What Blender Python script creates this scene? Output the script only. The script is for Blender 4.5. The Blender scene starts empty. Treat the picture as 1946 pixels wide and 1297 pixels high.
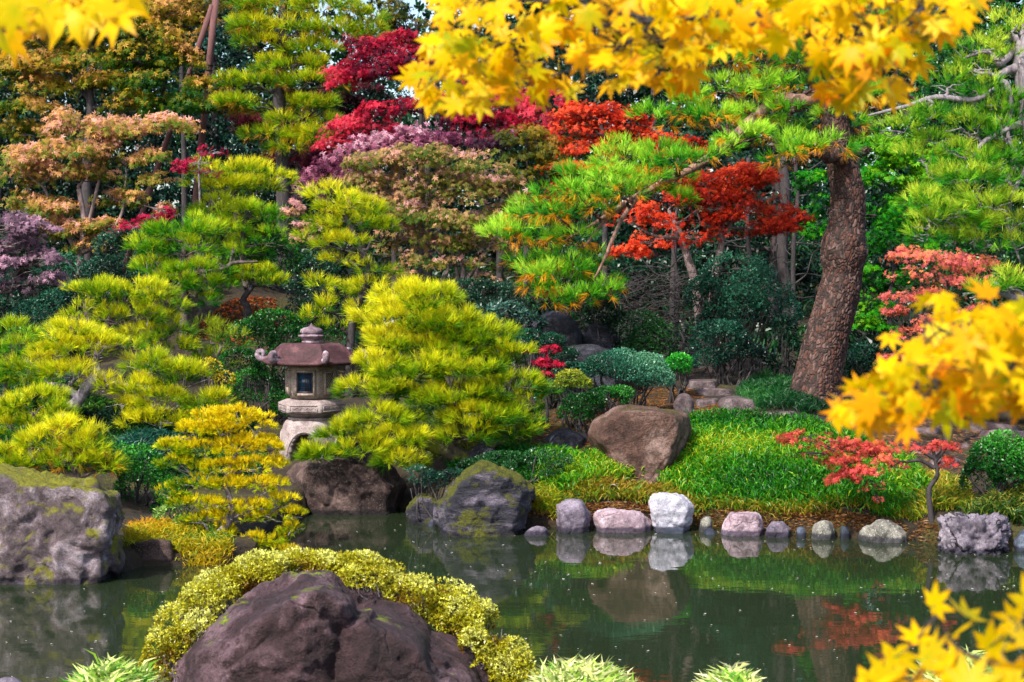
import bpy, bmesh, math, random
import numpy as np
from mathutils import Vector, noise, Matrix

SC = bpy.context.scene
COL = SC.collection
# ------------------------------------------------------------------ camera
H, F, W0, H0, HORIZ = 2.7, 3086.0, 1946.0, 1297.0, 540.0
PITCH = math.atan((H0/2-HORIZ)/F)
cd = bpy.data.cameras.new('camera'); cam = bpy.data.objects.new('camera', cd); COL.objects.link(cam)
cam.location = (0, 0, H); cam.rotation_euler = (math.pi/2-PITCH, 0, 0)
cd.sensor_width = 36; cd.lens = F/W0*36; cd.clip_end = 600; cd.clip_start = .05
cd.dof.use_dof = True; cd.dof.focus_distance = 19.0; cd.dof.aperture_fstop = 7.5
SC.camera = cam
# ------------------------------------------------------------------ light
SUN_EL, SUN_AZ = math.radians(47), math.radians(218)   # azimuth clockwise from +Y
w = bpy.data.worlds.new('World'); SC.world = w; w.use_nodes = True
nt = w.node_tree; bg = nt.nodes['Background']
sky = nt.nodes.new('ShaderNodeTexSky'); sky.sky_type = 'NISHITA'; sky.sun_disc = False
sky.sun_elevation = SUN_EL; sky.sun_rotation = SUN_AZ; sky.air_density = 1.0; sky.dust_density = 2.5; sky.ozone_density = .8
nt.links.new(sky.outputs[0], bg.inputs[0]); bg.inputs[1].default_value = .15
sl = bpy.data.lights.new('sun', 'SUN'); sl.energy = 3.9; sl.angle = math.radians(1.5); sl.color = (1, .95, .86)
so = bpy.data.objects.new('sun', sl); COL.objects.link(so)
sd = Vector((math.cos(SUN_EL)*math.sin(SUN_AZ), math.cos(SUN_EL)*math.cos(SUN_AZ), math.sin(SUN_EL)))
so.rotation_euler = (-sd).to_track_quat('-Z', 'Y').to_euler()
SC.view_settings.view_transform = 'Standard'; SC.view_settings.look = 'None'
SC.view_settings.exposure = 1.02; SC.view_settings.gamma = 1
SC.cycles.max_bounces = 7; SC.cycles.diffuse_bounces = 3; SC.cycles.glossy_bounces = 3
SC.cycles.transmission_bounces = 4; SC.cycles.transparent_max_bounces = 4
SC.cycles.use_denoising = True
SC.cycles.sample_clamp_indirect = 6

# ------------------------------------------------------------------ helpers
def P(px, py, D):
    xr = (px-W0/2)/F; yu = (H0/2-py)/F
    d = Vector((xr, math.cos(PITCH)+yu*math.sin(PITCH), -math.sin(PITCH)+yu*math.cos(PITCH)))
    k = D/d.y
    return np.array((d.x*k, D, H+d.z*k))
def S(px, D): return px*D/F
def lin(h, k=1.0):
    h = h.lstrip('#'); c = [int(h[i:i+2], 16)/255 for i in (0, 2, 4)]
    return np.array([((v+.055)/1.055)**2.4 if v > .04045 else v/12.92 for v in c])*k
def norm(a): return a/np.maximum(np.linalg.norm(a, axis=-1, keepdims=True), 1e-9)
def n3(p, f=1.0, seed=0):
    r = np.random.RandomState(seed+77); out = np.zeros(len(p))
    for k in range(7):
        v = r.normal(size=3); v /= np.linalg.norm(v)
        out += np.sin(p@v*f*(.7+.9*r.rand())*2+r.rand()*6.3)
    return out/2.6
def tag(o, label=None, cat=None, group=None, kind=None):
    if label: o['label'] = label
    if cat: o['category'] = cat
    if group: o['group'] = group
    if kind: o['kind'] = kind
    return o
def empty(name, loc, label, cat, group=None):
    o = bpy.data.objects.new(name, None); COL.objects.link(o); o.location = Vector(loc)
    o.empty_display_size = .2
    return tag(o, label, cat, group)
def link(name, me, mat, parent=None, smooth=False, own=True):
    if mat is not None: me.materials.append(mat)
    o = bpy.data.objects.new(name, me); COL.objects.link(o)
    if parent is not None:
        o.parent = parent; o.matrix_parent_inverse = Matrix.Translation(-parent.location)
    if smooth: me.polygons.foreach_set('use_smooth', [True]*len(me.polygons))
    return o
class Buf:
    """collects faces of one mesh"""
    def __init__(s): s.v = []; s.f = []; s.c = []; s.n = 0; s.hc = False
    def add(s, V, Fc, C=None):
        V = np.asarray(V, float); Fc = np.asarray(Fc, int)
        s.v.append(V); s.f.append(Fc+s.n); s.n += len(V)
        s.c.append(C if C is not None else np.ones((len(V), 3))*.5)
        if C is not None: s.hc = True
    def build(s, name, mat, parent=None, smooth=False):
        V = np.concatenate(s.v).astype(np.float32)
        if len(V) == 0: return None
        me = bpy.data.meshes.new(name)
        loops = np.concatenate([f.ravel() for f in s.f]).astype(np.int32)
        tot = np.concatenate([np.full(len(f), f.shape[1]) for f in s.f]).astype(np.int32)
        st = np.concatenate([[0], np.cumsum(tot)[:-1]]).astype(np.int32)
        me.vertices.add(len(V)); me.vertices.foreach_set('co', V.ravel())
        me.loops.add(len(loops)); me.loops.foreach_set('vertex_index', loops)
        me.polygons.add(len(tot)); me.polygons.foreach_set('loop_start', st)
        try: me.polygons.foreach_set('loop_total', tot)
        except Exception: pass
        if s.hc:
            a = me.color_attributes.new('pigment_and_shade', 'FLOAT_COLOR', 'POINT')
            C = np.concatenate(s.c); C = np.concatenate([C, np.ones((len(C), 1))], 1).astype(np.float32)
            a.data.foreach_set('color', C.ravel())
        me.update(calc_edges=True)
        return link(name, me, mat, parent, smooth)
def cr(pts, n=6):
    pts = [np.asarray(p, float) for p in pts]
    if len(pts) < 3: 
        return np.array([pts[0]+(pts[1]-pts[0])*t for t in np.linspace(0, 1, n+1)])
    q = [2*pts[0]-pts[1]]+pts+[2*pts[-1]-pts[-2]]; out = []
    for i in range(1, len(q)-2):
        for t in np.linspace(0, 1, n, endpoint=False):
            out.append(.5*((2*q[i])+(-q[i-1]+q[i+1])*t+(2*q[i-1]-5*q[i]+4*q[i+1]-q[i+2])*t*t+(-q[i-1]+3*q[i]-3*q[i+1]+q[i+2])*t**3))
    out.append(pts[-1]); return np.array(out)
def tube(buf, pts, rad, seg=8, rough=0.0, seed=0):
    pts = np.asarray(pts, float); n = len(pts)
    rad = np.interp(np.linspace(0, 1, n), np.linspace(0, 1, len(rad)), rad)
    T = norm(np.gradient(pts, axis=0)); up = np.array([0.12, .9, .25]); rs = np.random.RandomState(seed)
    V = []
    a = np.linspace(0, 2*math.pi, seg, endpoint=False)
    for i in range(n):
        u = np.cross(T[i], up); u /= np.linalg.norm(u)+1e-9; v = np.cross(T[i], u)
        r = rad[i]*(1+rough*rs.normal(size=seg))
        V.append(pts[i]+np.outer(np.cos(a)*r, u)+np.outer(np.sin(a)*r, v))
    V = np.concatenate(V+[pts[-1:]])
    Fq = [(i*seg+j, i*seg+(j+1) % seg, (i+1)*seg+(j+1) % seg, (i+1)*seg+j) for i in range(n-1) for j in range(seg)]
    buf.add(V, Fq)
    base = buf.n-len(V); e = (n-1)*seg
    buf.f.append(np.array([(base+e+j, base+e+(j+1) % seg, base+n*seg) for j in range(seg)], int))

# ------------------------------------------------------------------ materials
def newmat(name):
    m = bpy.data.materials.new(name); m.use_nodes = True; n = m.node_tree
    n.nodes.clear(); return m, n, n.nodes, n.links
def leafmat(name, trans=.35, gloss=.25, rough=.5, bright=1.0):
    m, n, N, L = newmat(name)
    at = N.new('ShaderNodeAttribute'); at.attribute_name = 'pigment_and_shade'
    b = N.new('ShaderNodeBsdfPrincipled'); b.inputs['Roughness'].default_value = rough
    b.inputs['Specular IOR Level'].default_value = gloss
    t = N.new('ShaderNodeBsdfTranslucent'); mx = N.new('ShaderNodeMixShader'); mx.inputs[0].default_value = trans
    o = N.new('ShaderNodeOutputMaterial')
    L.new(at.outputs['Color'], b.inputs['Base Color']); L.new(at.outputs['Color'], t.inputs[0])
    L.new(b.outputs[0], mx.inputs[1]); L.new(t.outputs[0], mx.inputs[2]); L.new(mx.outputs[0], o.inputs[0])
    return m
M_needle = leafmat('pine_needles', .35, .2, .5)
M_leaf = leafmat('maple_leaves', .45, .15, .5)
M_gloss = leafmat('evergreen_leaves', .2, .45, .38)
M_yleaf = leafmat('yellow_maple_leaves', .55, .12, .42)
M_grass = leafmat('grass_blades', .35, .3, .45)

def ramp(N, L, src, stops):
    r = N.new('ShaderNodeValToRGB'); e = r.color_ramp.elements
    while len(e) < len(stops): e.new(.5)
    for k, (p, c) in zip(range(len(stops)), stops):
        e[k].position = p; e[k].color = (*c, 1)
    L.new(src, r.inputs[0]); return r
def nz(N, L, co, scale, det=6, rough=.6, dist=0.0, kind='noise'):
    if kind == 'noise':
        t = N.new('ShaderNodeTexNoise'); t.inputs['Detail'].default_value = det; t.inputs['Roughness'].default_value = rough; t.inputs['Distortion'].default_value = dist
    else: t = N.new('ShaderNodeTexVoronoi'); t.feature = kind
    t.inputs['Scale'].default_value = scale
    L.new(co, t.inputs['Vector']); return t
def rockmat(name, dark, mid, light, moss=0.0, mosscol='#8a8a10', scale=3.0, bump=.6, streak=None, speck=None, crack=0.0, wet=True, mid_pos=.5, mossw=.42):
    m, n, N, L = newmat(name)
    tc = N.new('ShaderNodeTexCoord'); geo = N.new('ShaderNodeNewGeometry')
    co = tc.outputs['Object']
    if streak:
        mp = N.new('ShaderNodeMapping'); mp.inputs['Rotation'].default_value = streak[0]; mp.inputs['Scale'].default_value = streak[1]
        L.new(co, mp.inputs['Vector']); cs = mp.outputs[0]
    else: cs = co
    a = nz(N, L, cs, scale, 10, .68, .6)
    r = ramp(N, L, a.outputs['Fac'], [(.3, lin(dark)), (mid_pos, lin(mid)), (.72, lin(light))])
    b = nz(N, L, co, scale*9, 8, .75)
    mx = N.new('ShaderNodeMix'); mx.data_type = 'RGBA'; mx.blend_type = 'MULTIPLY'; mx.inputs[0].default_value = 1
    fb = nz(N, L, co, scale*26, 5, .7); sm = N.new('ShaderNodeMath'); sm.operation = 'ADD'; L.new(b.outputs['Fac'], sm.inputs[0]); L.new(fb.outputs['Fac'], sm.inputs[1])
    bc = N.new('ShaderNodeMapRange'); bc.inputs[1].default_value = .72; bc.inputs[2].default_value = 1.28; bc.inputs[3].default_value = .38; bc.inputs[4].default_value = 1.62; L.new(sm.outputs[0], bc.inputs[0])
    L.new(r.outputs[0], mx.inputs[6]); L.new(bc.outputs[0], mx.inputs[7]); base = mx.outputs[2]
    hb = N.new('ShaderNodeMath'); hb.operation = 'ADD'; L.new(a.outputs['Fac'], hb.inputs[0])
    b2 = N.new('ShaderNodeMath'); b2.operation = 'MULTIPLY'; b2.inputs[1].default_value = .30; L.new(sm.outputs[0], b2.inputs[0]); L.new(b2.outputs[0], hb.inputs[1])
    height = hb.outputs[0]
    if crack > 0:
        w_ = nz(N, L, co, scale*.9, 3, .5)
        va = N.new('ShaderNodeVectorMath'); va.operation = 'MULTIPLY_ADD'; va.inputs[1].default_value = (.6, .6, .6)
        L.new(w_.outputs['Color'], va.inputs[0]); L.new(co, va.inputs[2])
        v = nz(N, L, va.outputs[0], scale*.55, kind='DISTANCE_TO_EDGE')
        cr_ = ramp(N, L, v.outputs['Distance'], [(0, (0, 0, 0)), (.035, (1, 1, 1))])
        c2 = N.new('ShaderNodeMix'); c2.data_type = 'RGBA'; c2.blend_type = 'MULTIPLY'; c2.inputs[0].default_value = min(crack, 1)*.8
        L.new(base, c2.inputs[6]); L.new(cr_.outputs[0], c2.inputs[7]); base = c2.outputs[2]
        h2 = N.new('ShaderNodeMath'); h2.operation = 'MULTIPLY_ADD'; h2.inputs[1].default_value = .5*crack
        L.new(cr_.outputs[0], h2.inputs[0]); L.new(height, h2.inputs[2]); height = h2.outputs[0]
    if speck:
        s_ = nz(N, L, co, scale*22, 3, .5)
        sr = ramp(N, L, s_.outputs['Fac'], [(.6, (0, 0, 0)), (.66, (1, 1, 1))])
        c3 = N.new('ShaderNodeMix'); c3.data_type = 'RGBA'; L.new(sr.outputs[0], c3.inputs[0]); L.new(base, c3.inputs[6]); c3.inputs[7].default_value = (*lin(speck), 1); base = c3.outputs[2]
    if wet:   # damp dark band where the stone meets the pond
        sp0 = N.new('ShaderNodeSeparateXYZ'); L.new(geo.outputs['Position'], sp0.inputs[0])
        ad = N.new('ShaderNodeMath'); ad.operation = 'MULTIPLY_ADD'; ad.inputs[1].default_value = .08; L.new(a.outputs['Fac'], ad.inputs[0]); L.new(sp0.outputs['Z'], ad.inputs[2])
        wr = ramp(N, L, ad.outputs[0], [(.085, (.22, .22, .28)), (.11, (1, 1, 1))])
        c4 = N.new('ShaderNodeMix'); c4.data_type = 'RGBA'; c4.blend_type = 'MULTIPLY'; c4.inputs[0].default_value = 1
        L.new(base, c4.inputs[6]); L.new(wr.outputs[0], c4.inputs[7]); base = c4.outputs[2]
    bs = N.new('ShaderNodeBsdfPrincipled'); bs.inputs['Roughness'].default_value = .72; bs.inputs['Specular IOR Level'].default_value = .35
    if moss > 0:
        sp = N.new('ShaderNodeSeparateXYZ'); L.new(geo.outputs['Normal'], sp.inputs[0])
        mn = nz(N, L, co, 2.6, 8, .65)
        ma = N.new('ShaderNodeMath'); ma.operation = 'MULTIPLY_ADD'; ma.inputs[1].default_value = mossw
        L.new(sp.outputs['Z'], ma.inputs[0]); L.new(mn.outputs['Fac'], ma.inputs[2])
        th = .70+mossw-moss*.62
        mr = ramp(N, L, ma.outputs[0], [(th-.06, (0, 0, 0)), (th, (.55, .55, .55)), (min(th+.07, 1), (1, 1, 1))])
        mc = nz(N, L, co, 30, 4, .7)
        mcr = ramp(N, L, mc.outputs['Fac'], [(.3, lin(mosscol, .35)), (.7, lin(mosscol, 1.1))])
        c5 = N.new('ShaderNodeMix'); c5.data_type = 'RGBA'; L.new(mr.outputs[0], c5.inputs[0]); L.new(base, c5.inputs[6]); L.new(mcr.outputs[0], c5.inputs[7]); base = c5.outputs[2]
        h3 = N.new('ShaderNodeMath'); h3.operation = 'MULTIPLY_ADD'; h3.inputs[1].default_value = .3; L.new(mr.outputs[0], h3.inputs[0]); L.new(height, h3.inputs[2]); height = h3.outputs[0]
    bp = N.new('ShaderNodeBump'); bp.inputs['Strength'].default_value = bump; bp.inputs['Distance'].default_value = .12/scale*2
    L.new(height, bp.inputs['Height']); L.new(bp.outputs[0], bs.inputs['Normal'])
    L.new(base, bs.inputs['Base Color']); o = N.new('ShaderNodeOutputMaterial'); L.new(bs.outputs[0], o.inputs[0])
    return m
def barkmat(name, dark, light, scale=9, plates=False, mosscol=None):
    m, n, N, L = newmat(name)
    tc = N.new('ShaderNodeTexCoord'); mp = N.new('ShaderNodeMapping'); mp.inputs['Scale'].default_value = (1, 1, .35) if not plates else (1.15, 1.15, .42)
    L.new(tc.outputs['Object'], mp.inputs['Vector'])
    a = nz(N, L, mp.outputs[0], scale, 8, .7, .8)
    st = [(.35, lin(dark)), (.68, lin(light))]
    r = ramp(N, L, a.outputs['Fac'], st); base = r.outputs[0]; height = a.outputs['Fac']
    if plates:
        wv = nz(N, L, mp.outputs[0], scale*.8, 4, .6)
        va = N.new('ShaderNodeVectorMath'); va.operation = 'MULTIPLY_ADD'; va.inputs[1].default_value = (.12, .12, .12)
        L.new(wv.outputs['Color'], va.inputs[0]); L.new(mp.outputs[0], va.inputs[2])
        v = nz(N, L, va.outputs[0], scale*1.5, kind='DISTANCE_TO_EDGE')
        vr = ramp(N, L, v.outputs['Distance'], [(0.0, (.12, .08, .07)), (.22, (1, 1, 1))])
        vc = nz(N, L, va.outputs[0], scale*1.5, kind='F1')
        hs = ramp(N, L, vc.outputs['Color'], [(.15, lin('#3c1a10')), (.5, lin('#6c3c2a')), (.9, lin('#a08a86'))])
        m2 = N.new('ShaderNodeMix'); m2.data_type = 'RGBA'; m2.inputs[0].default_value = .6; L.new(base, m2.inputs[6]); L.new(hs.outputs[0], m2.inputs[7])
        m3 = N.new('ShaderNodeMix'); m3.data_type = 'RGBA'; m3.blend_type = 'MULTIPLY'; m3.inputs[0].default_value = .85; L.new(m2.outputs[2], m3.inputs[6]); L.new(vr.outputs[0], m3.inputs[7]); base = m3.outputs[2]
        h = N.new('ShaderNodeMath'); h.operation = 'MULTIPLY_ADD'; h.inputs[1].default_value = .8; L.new(vr.outputs[0], h.inputs[0]); L.new(a.outputs['Fac'], h.inputs[2]); height = h.outputs[0]
    if mosscol:
        mn = nz(N, L, tc.outputs['Object'], 3, 6, .6); mr = ramp(N, L, mn.outputs['Fac'], [(.48, (0, 0, 0)), (.6, (1, 1, 1))])
        c = N.new('ShaderNodeMix'); c.data_type = 'RGBA'; L.new(mr.outputs[0], c.inputs[0]); L.new(base, c.inputs[6]); c.inputs[7].default_value = (*lin(mosscol), 1); base = c.outputs[2]
    bs = N.new('ShaderNodeBsdfPrincipled'); bs.inputs['Roughness'].default_value = .85
    bp = N.new('ShaderNodeBump'); bp.inputs['Strength'].default_value = .9; bp.inputs['Distance'].default_value = .03
    L.new(height, bp.inputs['Height']); L.new(bp.outputs[0], bs.inputs['Normal']); L.new(base, bs.inputs['Base Color'])
    o = N.new('ShaderNodeOutputMaterial'); L.new(bs.outputs[0], o.inputs[0]); return m
B_pine = barkmat('pine_bark', '#2a2220', '#6a5a58', 14)
B_moss = barkmat('mossy_pine_bark', '#2a2620', '#5a5040', 12, mosscol='#6a7010')
B_big = barkmat('plated_pine_bark', '#2c120a', '#6e4434', 17, plates=True)
B_maple = barkmat('maple_bark', '#4a3c3c', '#8a7876', 8)
B_dark = barkmat('dark_bark', '#181616', '#40383a', 8)
B_grey = barkmat('grey_weathered_bark', '#4a4448', '#9a9096', 14)
B_limb = barkmat('brown_limb_bark', '#5a3c34', '#b08878', 12)
B_pole = barkmat('brown_painted_wood', '#4c2c2c', '#6e4846', 5)

m, n, N, L = newmat('bark_plates')
at_ = N.new('ShaderNodeAttribute'); at_.attribute_name = 'pigment_and_shade'; tc = N.new('ShaderNodeTexCoord'); a = nz(N, L, tc.outputs['Object'], 40, 6, .75)
bc = ramp(N, L, a.outputs['Fac'], [(.32, (.2, .18, .17)), (.5, (.5, .5, .5)), (.68, (.82, .82, .84))]); mx = N.new('ShaderNodeMix'); mx.data_type = 'RGBA'; mx.blend_type = 'OVERLAY'; mx.inputs[0].default_value = .9
L.new(at_.outputs['Color'], mx.inputs[6]); L.new(bc.outputs[0], mx.inputs[7]); bs = N.new('ShaderNodeBsdfPrincipled'); bs.inputs['Roughness'].default_value = .8; L.new(mx.outputs[2], bs.inputs['Base Color'])
bp = N.new('ShaderNodeBump'); bp.inputs['Strength'].default_value = .6; bp.inputs['Distance'].default_value = .01; L.new(a.outputs['Fac'], bp.inputs['Height']); L.new(bp.outputs[0], bs.inputs['Normal'])
o = N.new('ShaderNodeOutputMaterial'); L.new(bs.outputs[0], o.inputs[0]); M_plate = m
def plated_trunk(path, rads):
    '''trunk with raised overlapping bark plates, fissures and a knotted swelling'''
    seg = 220; n = 950; ln = np.concatenate([[0], np.cumsum(np.linalg.norm(np.diff(path, axis=0), axis=1))]); tt = np.linspace(0, ln[-1], n)
    pts = np.stack([np.interp(tt, ln, path[:, k]) for k in range(3)], 1); rr = np.interp(tt, ln, rads)
    for _ in range(3): pts[1:-1] = (pts[:-2]+pts[1:-1]*2+pts[2:])/4
    T = norm(np.gradient(pts, axis=0)); kz = P(1604, 478, 22.0)[2]; V = []; C = []
    cols = [lin('#2e140c'), lin('#4a261a'), lin('#5e3628'), lin('#6c5048'), lin('#54382e')]
    for i in range(n):
        u = np.cross(T[i], [.12, .9, .25]); u /= np.linalg.norm(u); v = np.cross(T[i], u); z = pts[i][2]
        bulge = .22*math.exp(-((z-kz)/.17)**2)+.10*math.exp(-((z-kz-.20)/.10)**2)-.05*math.exp(-((z-kz+.30)/.08)**2)
        flare = .30*math.exp(-tt[i]/.35)
        for j in range(seg):
            a = 2*math.pi*j/seg; ca, sa = math.cos(a), math.sin(a); q = Vector((ca*rr[i]*27, sa*rr[i]*27, tt[i]*13))
            q = q+noise.noise_vector(q*.6)*.8
            dd, pp = noise.voronoi(q); e = min(1, (dd[1]-dd[0])*3.2); h = math.sin(pp[0].x*12.9+pp[0].y*78.2+pp[0].z*37.7)*43758.5; h -= math.floor(h)
            lump = noise.fractal(Vector((ca*1.3, sa*1.3, tt[i]*1.4)), 1, 2, 3)
            r = rr[i]*(1+bulge*(1+.6*noise.noise(Vector((ca*2.2, sa*2.2, z*4))))+flare*(1+.5*math.sin(a*5))+.05*lump)+(e*.6+h*.5*e-.5)*.018
            V.append(pts[i]+u*ca*r+v*sa*r)
            c = cols[int(h*4.999)]; w_ = .5+.5*noise.noise(Vector((ca, sa, tt[i]*.5))*1.5); C.append((c*(.40+.5*w_))*(.22+.78*e))
    V.append(pts[-1]); C.append(C[-1]); b = Buf()
    i_, j_ = np.meshgrid(np.arange(n-1), np.arange(seg), indexing='ij'); i_ = i_.ravel(); j_ = j_.ravel(); k_ = (j_+1) % seg
    b.add(np.array(V), np.stack([i_*seg+j_, i_*seg+k_, (i_+1)*seg+k_, (i_+1)*seg+j_], 1), np.array(C)); return b
# ------------------------------------------------------------------ ground
shore_px = [(-500, 1105), (0, 1103), (225, 1098), (262, 1082), (420, 1078), (490, 1060), (540, 1012), (590, 975), (668, 962), (800, 972), (840, 1003), (1100, 1003),
            (1300, 1003), (1500, 1014), (1740, 1030), (1790, 1044), (1946, 1052), (2500, 1060)]
sh = []
for a, b in shore_px:
    D = H*F/(b-HORIZ); p = P(a, b, D); sh.append((p[0], p[1]))
sh.sort(); SHX = np.array([s[0] for s in sh]); SHY = np.array([s[1] for s in sh])
SMX = np.linspace(-14, 14, 281); SMY = np.convolve(np.pad(np.interp(SMX, SHX, SHY), 20, mode='edge'), np.ones(41)/41, 'valid')
def gz(x, y):
    x = np.asarray(x, float); y = np.asarray(y, float)
    ys = np.interp(x, SHX, SHY); ysm = np.interp(x, SMX, SMY); w_ = np.clip((y-ys-.5)/2.5, 0, 1)
    d = y-(ys*(1-w_)+ysm*w_)+.10*np.sin(x*2.1)+.05*np.sin(x*5.3+1)
    left = 1/(1+np.exp((x+1.6)*2.5))     # low tongue of land on the left
    prof = np.interp(d, [-3, -.7, -.05, .12, .6, 1.3, 2.8, 5, 8, 12, 30, 60, 200], [-.8, -.55, -.12, .16, .36, .62, .98, 1.3, 1.42, 1.7, 4.2, 6, 8])
    low = np.interp(d, [-3, -.7, -.05, .12, 1, 2, 4, 6, 8, 12, 30, 60, 200], [-.8, -.55, -.1, .1, .2, .3, .6, .9, 1.3, 1.8, 4.2, 6, 8])
    z = prof*(1-left)+low*left
    path = np.interp(d, [-3, -.7, -.05, .12, .6, 1.3, 2.8, 5, 8, 12, 30, 60, 200], [-.8, -.55, -.12, .16, .34, .48, .68, .84, 1.1, 1.6, 4.2, 6, 8])
    rt = 1/(1+np.exp(-(x-4.2)*3.5)); z = z*(1-rt)+path*rt
    z = z+.95*np.exp(-((x+4.6)/2.2)**2-((y-27.5)/2.2)**2)
    z = z+np.where(d > .3, .03*np.sin(x*3+y*2)+.02*np.sin(x*7-y*5), 0)
    near = np.interp(y, [-400, -20, 0, 3, 6.8, 8.3, 9.4, 10.2], [1.1, 1.1, 1.1, 1.0, .6, .3, -.15, -.8])
    return np.where(y < 10.2, np.maximum(near, -.8), z)
def gzf(x, y): return float(gz(x, y))
gx = np.concatenate([-np.geomspace(160, 9, 26), np.linspace(-8.9, 8.9, 200), np.geomspace(9, 160, 26)])
gy = np.concatenate([np.linspace(-60, 4, 12), np.linspace(5, 12, 60), np.linspace(12.2, 32, 230), np.geomspace(32.5, 260, 40)])
X, Y = np.meshgrid(gx, gy); Z = gz(X, Y)
V = np.stack([X, Y, Z], -1).reshape(-1, 3); nx = len(gx)
i = np.arange(len(gy)-1)[:, None]*nx+np.arange(nx-1)[None]; i = i.ravel()
m, n, N, L = newmat('garden_soil')
tc = N.new('ShaderNodeTexCoord'); co = tc.outputs['Object']
a = nz(N, L, co, 1.1, 8, .6); b = nz(N, L, co, 26, 6, .75)
r1 = ramp(N, L, a.outputs['Fac'], [(.4, lin('#1e1810')), (.52, lin('#382c16')), (.66, lin('#4a4e10'))])
r2 = ramp(N, L, b.outputs['Fac'], [(.35, (.25, .2, .16)), (.62, (1.25, 1.1, .9))])
mx = N.new('ShaderNodeMix'); mx.data_type = 'RGBA'; mx.blend_type = 'MULTIPLY'; mx.inputs[0].default_value = 1
L.new(r1.outputs[0], mx.inputs[6]); L.new(r2.outputs[0], mx.inputs[7])
bs = N.new('ShaderNodeBsdfPrincipled'); bs.inputs['Roughness'].default_value = .95
bp = N.new('ShaderNodeBump'); bp.inputs['Distance'].default_value = .05; L.new(b.outputs['Fac'], bp.inputs['Height']); L.new(bp.outputs[0], bs.inputs['Normal'])
L.new(mx.outputs[2], bs.inputs['Base Color']); o = N.new('ShaderNodeOutputMaterial'); L.new(bs.outputs[0], o.inputs[0])
g = Buf(); g.add(V, np.stack([i, i+1, i+nx+1, i+nx], 1)); tag(g.build('ground', m, smooth=True), kind='structure')

# pond water
m, n, N, L = newmat('pond_water')
tc = N.new('ShaderNodeTexCoord'); mp = N.new('ShaderNodeMapping'); mp.inputs['Scale'].default_value = (1.2, 2.2, 1)
L.new(tc.outputs['Object'], mp.inputs[0]); a = nz(N, L, mp.outputs[0], 2.2, 3, .5)
bs = N.new('ShaderNodeBsdfPrincipled'); bs.inputs['Base Color'].default_value = (.014, .022, .010, 1); bs.inputs['Roughness'].default_value = .025; bs.inputs['IOR'].default_value = 1.5
bp = N.new('ShaderNodeBump'); bp.inputs['Strength'].default_value = .06; bp.inputs['Distance'].default_value = .02; L.new(a.outputs['Fac'], bp.inputs['Height']); L.new(bp.outputs[0], bs.inputs['Normal'])
o = N.new('ShaderNodeOutputMaterial'); L.new(bs.outputs[0], o.inputs[0])
g = Buf(); g.add([(-40, 7.5, 0), (40, 7.5, 0), (40, 21, 0), (-40, 21, 0)], [(0, 1, 2, 3)]); tag(g.build('pond_water', m), kind='structure')

# ------------------------------------------------------------------ foliage generators
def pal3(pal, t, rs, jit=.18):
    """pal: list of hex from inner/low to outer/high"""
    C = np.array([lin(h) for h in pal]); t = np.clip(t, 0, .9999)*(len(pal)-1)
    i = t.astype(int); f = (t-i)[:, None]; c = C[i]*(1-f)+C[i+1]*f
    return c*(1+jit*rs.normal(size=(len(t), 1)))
def needles(buf, c, d, n, L_, spread, width, col, rs, tipcol=None, taper=.5):
    N_ = len(c)
    c = np.repeat(c, n, 0); d = np.repeat(d, n, 0); col = np.repeat(col, n, 0)
    dd = norm(d+spread*norm(rs.normal(size=c.shape))*rs.uniform(.15, 1.15, size=(len(c), 1)))
    ln = L_*rs.uniform(.7, 1.1, size=(len(c), 1))
    c = c+d*L_*.5*rs.rand(len(c), 1)-d*L_*.25
    tip = c+dd*ln; tip[:, 2] -= .04*L_
    s = norm(np.cross(dd, rs.normal(size=c.shape)))*width*.5
    V = np.stack([c-s, c+s, tip+s*taper*.3, tip-s*taper*.3], 1).reshape(-1, 3)
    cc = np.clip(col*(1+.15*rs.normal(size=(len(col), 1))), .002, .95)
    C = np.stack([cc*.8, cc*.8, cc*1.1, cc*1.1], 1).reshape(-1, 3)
    k = np.arange(len(c))*4
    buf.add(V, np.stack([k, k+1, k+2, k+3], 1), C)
def stars(buf, c, nrm, s, col, rs, lobes=5, fat=.13, droop=.12, spread=100, edge=None):
    """palmate leaves: pointed lobes round a common centre"""
    N_ = len(c); nrm = norm(nrm); u = rs.normal(size=c.shape); u[:, 2] -= .5
    u = norm(u-nrm*np.sum(u*nrm, 1, keepdims=True)); v = np.cross(nrm, u); s = s[:, None]
    angs = np.radians(np.linspace(-spread, spread, lobes)); ls = .62+.38*np.cos(angs*.8)
    Vs = []; Cs = []; Fs = []; nb = 0
    for a, l in zip(angs, ls):
        dr = u*math.cos(a)+v*math.sin(a); pr = -u*math.sin(a)+v*math.cos(a)
        b = c+dr*s*.06
        Vs += [c-u*s*.08, b+dr*s*l*.42+pr*s*fat, b+dr*s*l-nrm*s*droop, b+dr*s*l*.42-pr*s*fat]
        e = edge if edge is not None else col*1.05
        Cs += [col*.9, col, e, col]
        Fs.append((nb, nb+1, nb+2, nb+3)); nb += 4
    V = np.stack(Vs, 1).reshape(-1, 3); C = np.stack(Cs, 1).reshape(-1, 3)
    k = (np.arange(N_)*nb)[:, None, None]
    buf.add(V, (k+np.array(Fs)[None]).reshape(-1, 4), np.clip(C, .001, .95))
def ovates(buf, c, d, L_, wid, col, rs, fold=.0):
    """simple pointed leaves, base c, direction d"""
    d = norm(d); s = norm(np.cross(d, rs.normal(size=c.shape)))*wid*.5*L_[:, None]
    Ln = L_[:, None]
    V = np.stack([c, c+d*Ln*.45+s, c+d*Ln, c+d*Ln*.45-s], 1).reshape(-1, 3)
    C = np.clip(np.repeat(col, 4, 0), .001, .95); k = np.arange(len(c))*4
    buf.add(V, np.stack([k, k+1, k+2, k+3], 1), C)
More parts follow.
